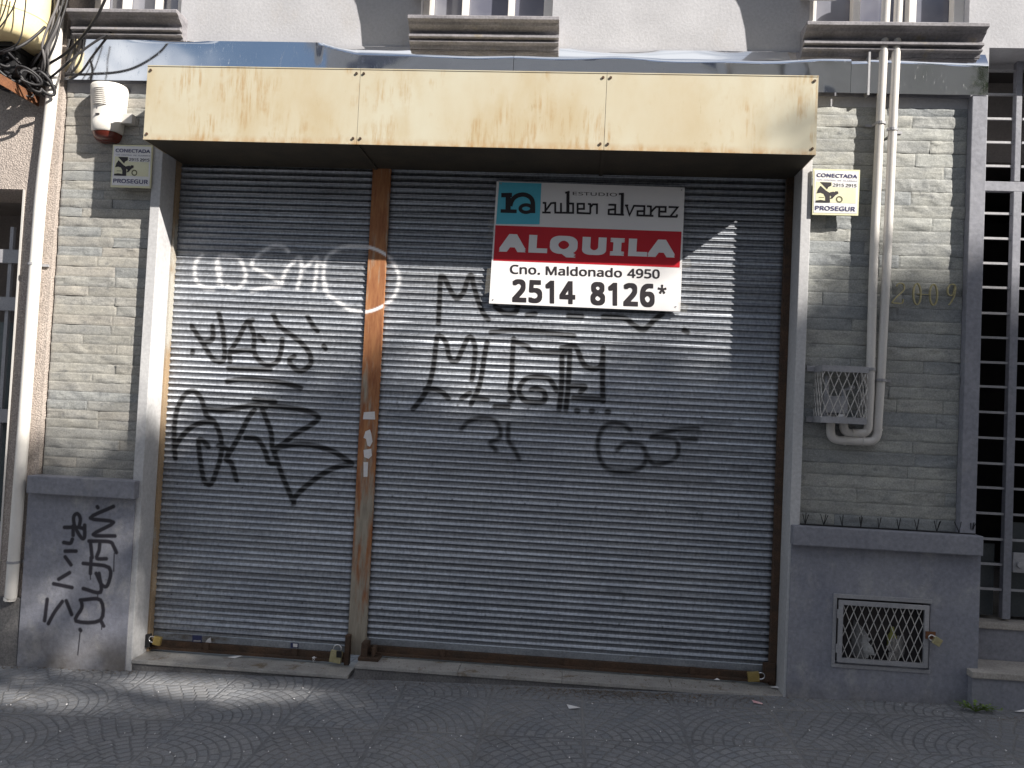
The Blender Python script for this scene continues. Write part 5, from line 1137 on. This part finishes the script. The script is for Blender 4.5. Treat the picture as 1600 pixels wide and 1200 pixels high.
TY = -8.3
tree = thing('plane_tree', 'tall broad plane tree across the street shading the shop', 'tree', (12.2, TY, zg(12) - 0.1))
def lit(X, Z):
    """share of sun the crown lets through towards the point (X, Z) of the facade plane"""
    bx = [-6, -3.9, -3.13, -2.25, -1.61, -1.25, -0.91, -0.46, -0.05, 0.27, 0.67, 1.23, 1.55, 2.28, 3.2, 6]
    bz = [0.6, 0.9, 1.15, 1.53, 1.83, 2.04, 2.06, 1.78, 1.78, 2.02, 2.16, 2.22, 2.42, 2.50, 2.6, 2.7]
    z0 = np.interp(X, bx, bz); L = np.clip((Z - z0) / 0.46 + 0.5, 0, 1)
    for cx_, cz_, sx_, sz_, a in ((-2.62, -0.60, 0.60, 0.20, 1.6), (-3.75, -0.98, 0.55, 0.20, 0.9), (-3.05, 0.02, 0.62, 0.45, 0.85), (-2.05, -0.52, 0.5, 0.13, 0.9), (-3.3, -0.5, 0.7, 0.5, 0.45)):
        L = np.maximum(L, np.minimum(a, 1.0) * np.minimum(1.0, a * np.exp(-((X - cx_) / sx_) ** 2 - ((Z - cz_) / sz_) ** 2)))
    L = L * (1 - 0.25 * np.exp(-((X - 0.74) / 0.22) ** 2 - ((Z - 2.86) / 0.22) ** 2))
    return L
R_ = np.random.RandomState(7); N = 90000
X = R_.uniform(-6.2, 5.2, N); Z = R_.uniform(-3.2, 3.3, N)
dome = np.clip(1.15 - ((X + 0.3) / 6.2) ** 4, 0, 1)
keep = R_.rand(N) < np.clip(-np.log(np.maximum(lit(X, Z), 0.012)) / 4.3, 0, 1) * dome; X, Z = X[keep], Z[keep]
half = 1.7 * np.sqrt(np.clip(1 - ((X + 0.4) / 6.4) ** 2, 0.05, 1)); Yd = -TY + R_.uniform(-1, 1, len(X)) * half
C = np.stack([X + 1.55 * Yd, -Yd, Z + 1.24 * Yd], 1)
n = len(C); d1 = R_.normal(size=(n, 3)); d1 /= np.linalg.norm(d1, axis=1)[:, None]; d2 = R_.normal(size=(n, 3)); d2 -= (d2 * d1).sum(1)[:, None] * d1; d2 /= np.linalg.norm(d2, axis=1)[:, None]
sz_ = R_.uniform(0.05, 0.085, n)[:, None]; fold = np.cross(d1, d2)
LV = np.stack([C - d1 * sz_, C + d2 * sz_ * 0.62 + fold * sz_ * 0.12, C + d1 * sz_ * 1.1, C - d2 * sz_ * 0.62 + fold * sz_ * 0.12], 1).reshape(-1, 3) - np.array(tree.location)
me = bpy.data.meshes.new('crown'); me.from_pydata(LV.tolist(), [], [(4 * i, 4 * i + 1, 4 * i + 2, 4 * i + 3) for i in range(n)]); me.materials.append(MAT['leaf'])
crown = bpy.data.objects.new('crown', me); COL.objects.link(crown); crown.parent = tree
tk = MB(); b0 = Vector((12.2, TY, zg(12) - 0.2)); fk = Vector((12.4, TY, 5.6))
tk.tube([b0, b0 + Vector((0.02, 0, 0.4)), b0 + Vector((0.1, 0.05, 2.6)), fk], [0.34, 0.26, 0.22, 0.19], 14)
for dx, dy, dz_ in ((-3.6, 0.5, 3.6), (-1.9, -0.8, 4.4), (0.2, 0.6, 5.0), (2.2, -0.5, 4.4), (3.8, 0.4, 3.8), (-4.6, -0.3, 2.2), (4.4, 0.3, 2.4)):
    e = fk + Vector((dx, dy, dz_)); mdl = fk.lerp(e, 0.5) + Vector((0, 0, 0.35)); tk.tube([fk - Vector((0, 0, 0.3)), mdl, e], [0.13, 0.075, 0.02], 8)
tk.build('trunk', MAT['bark'], tree)
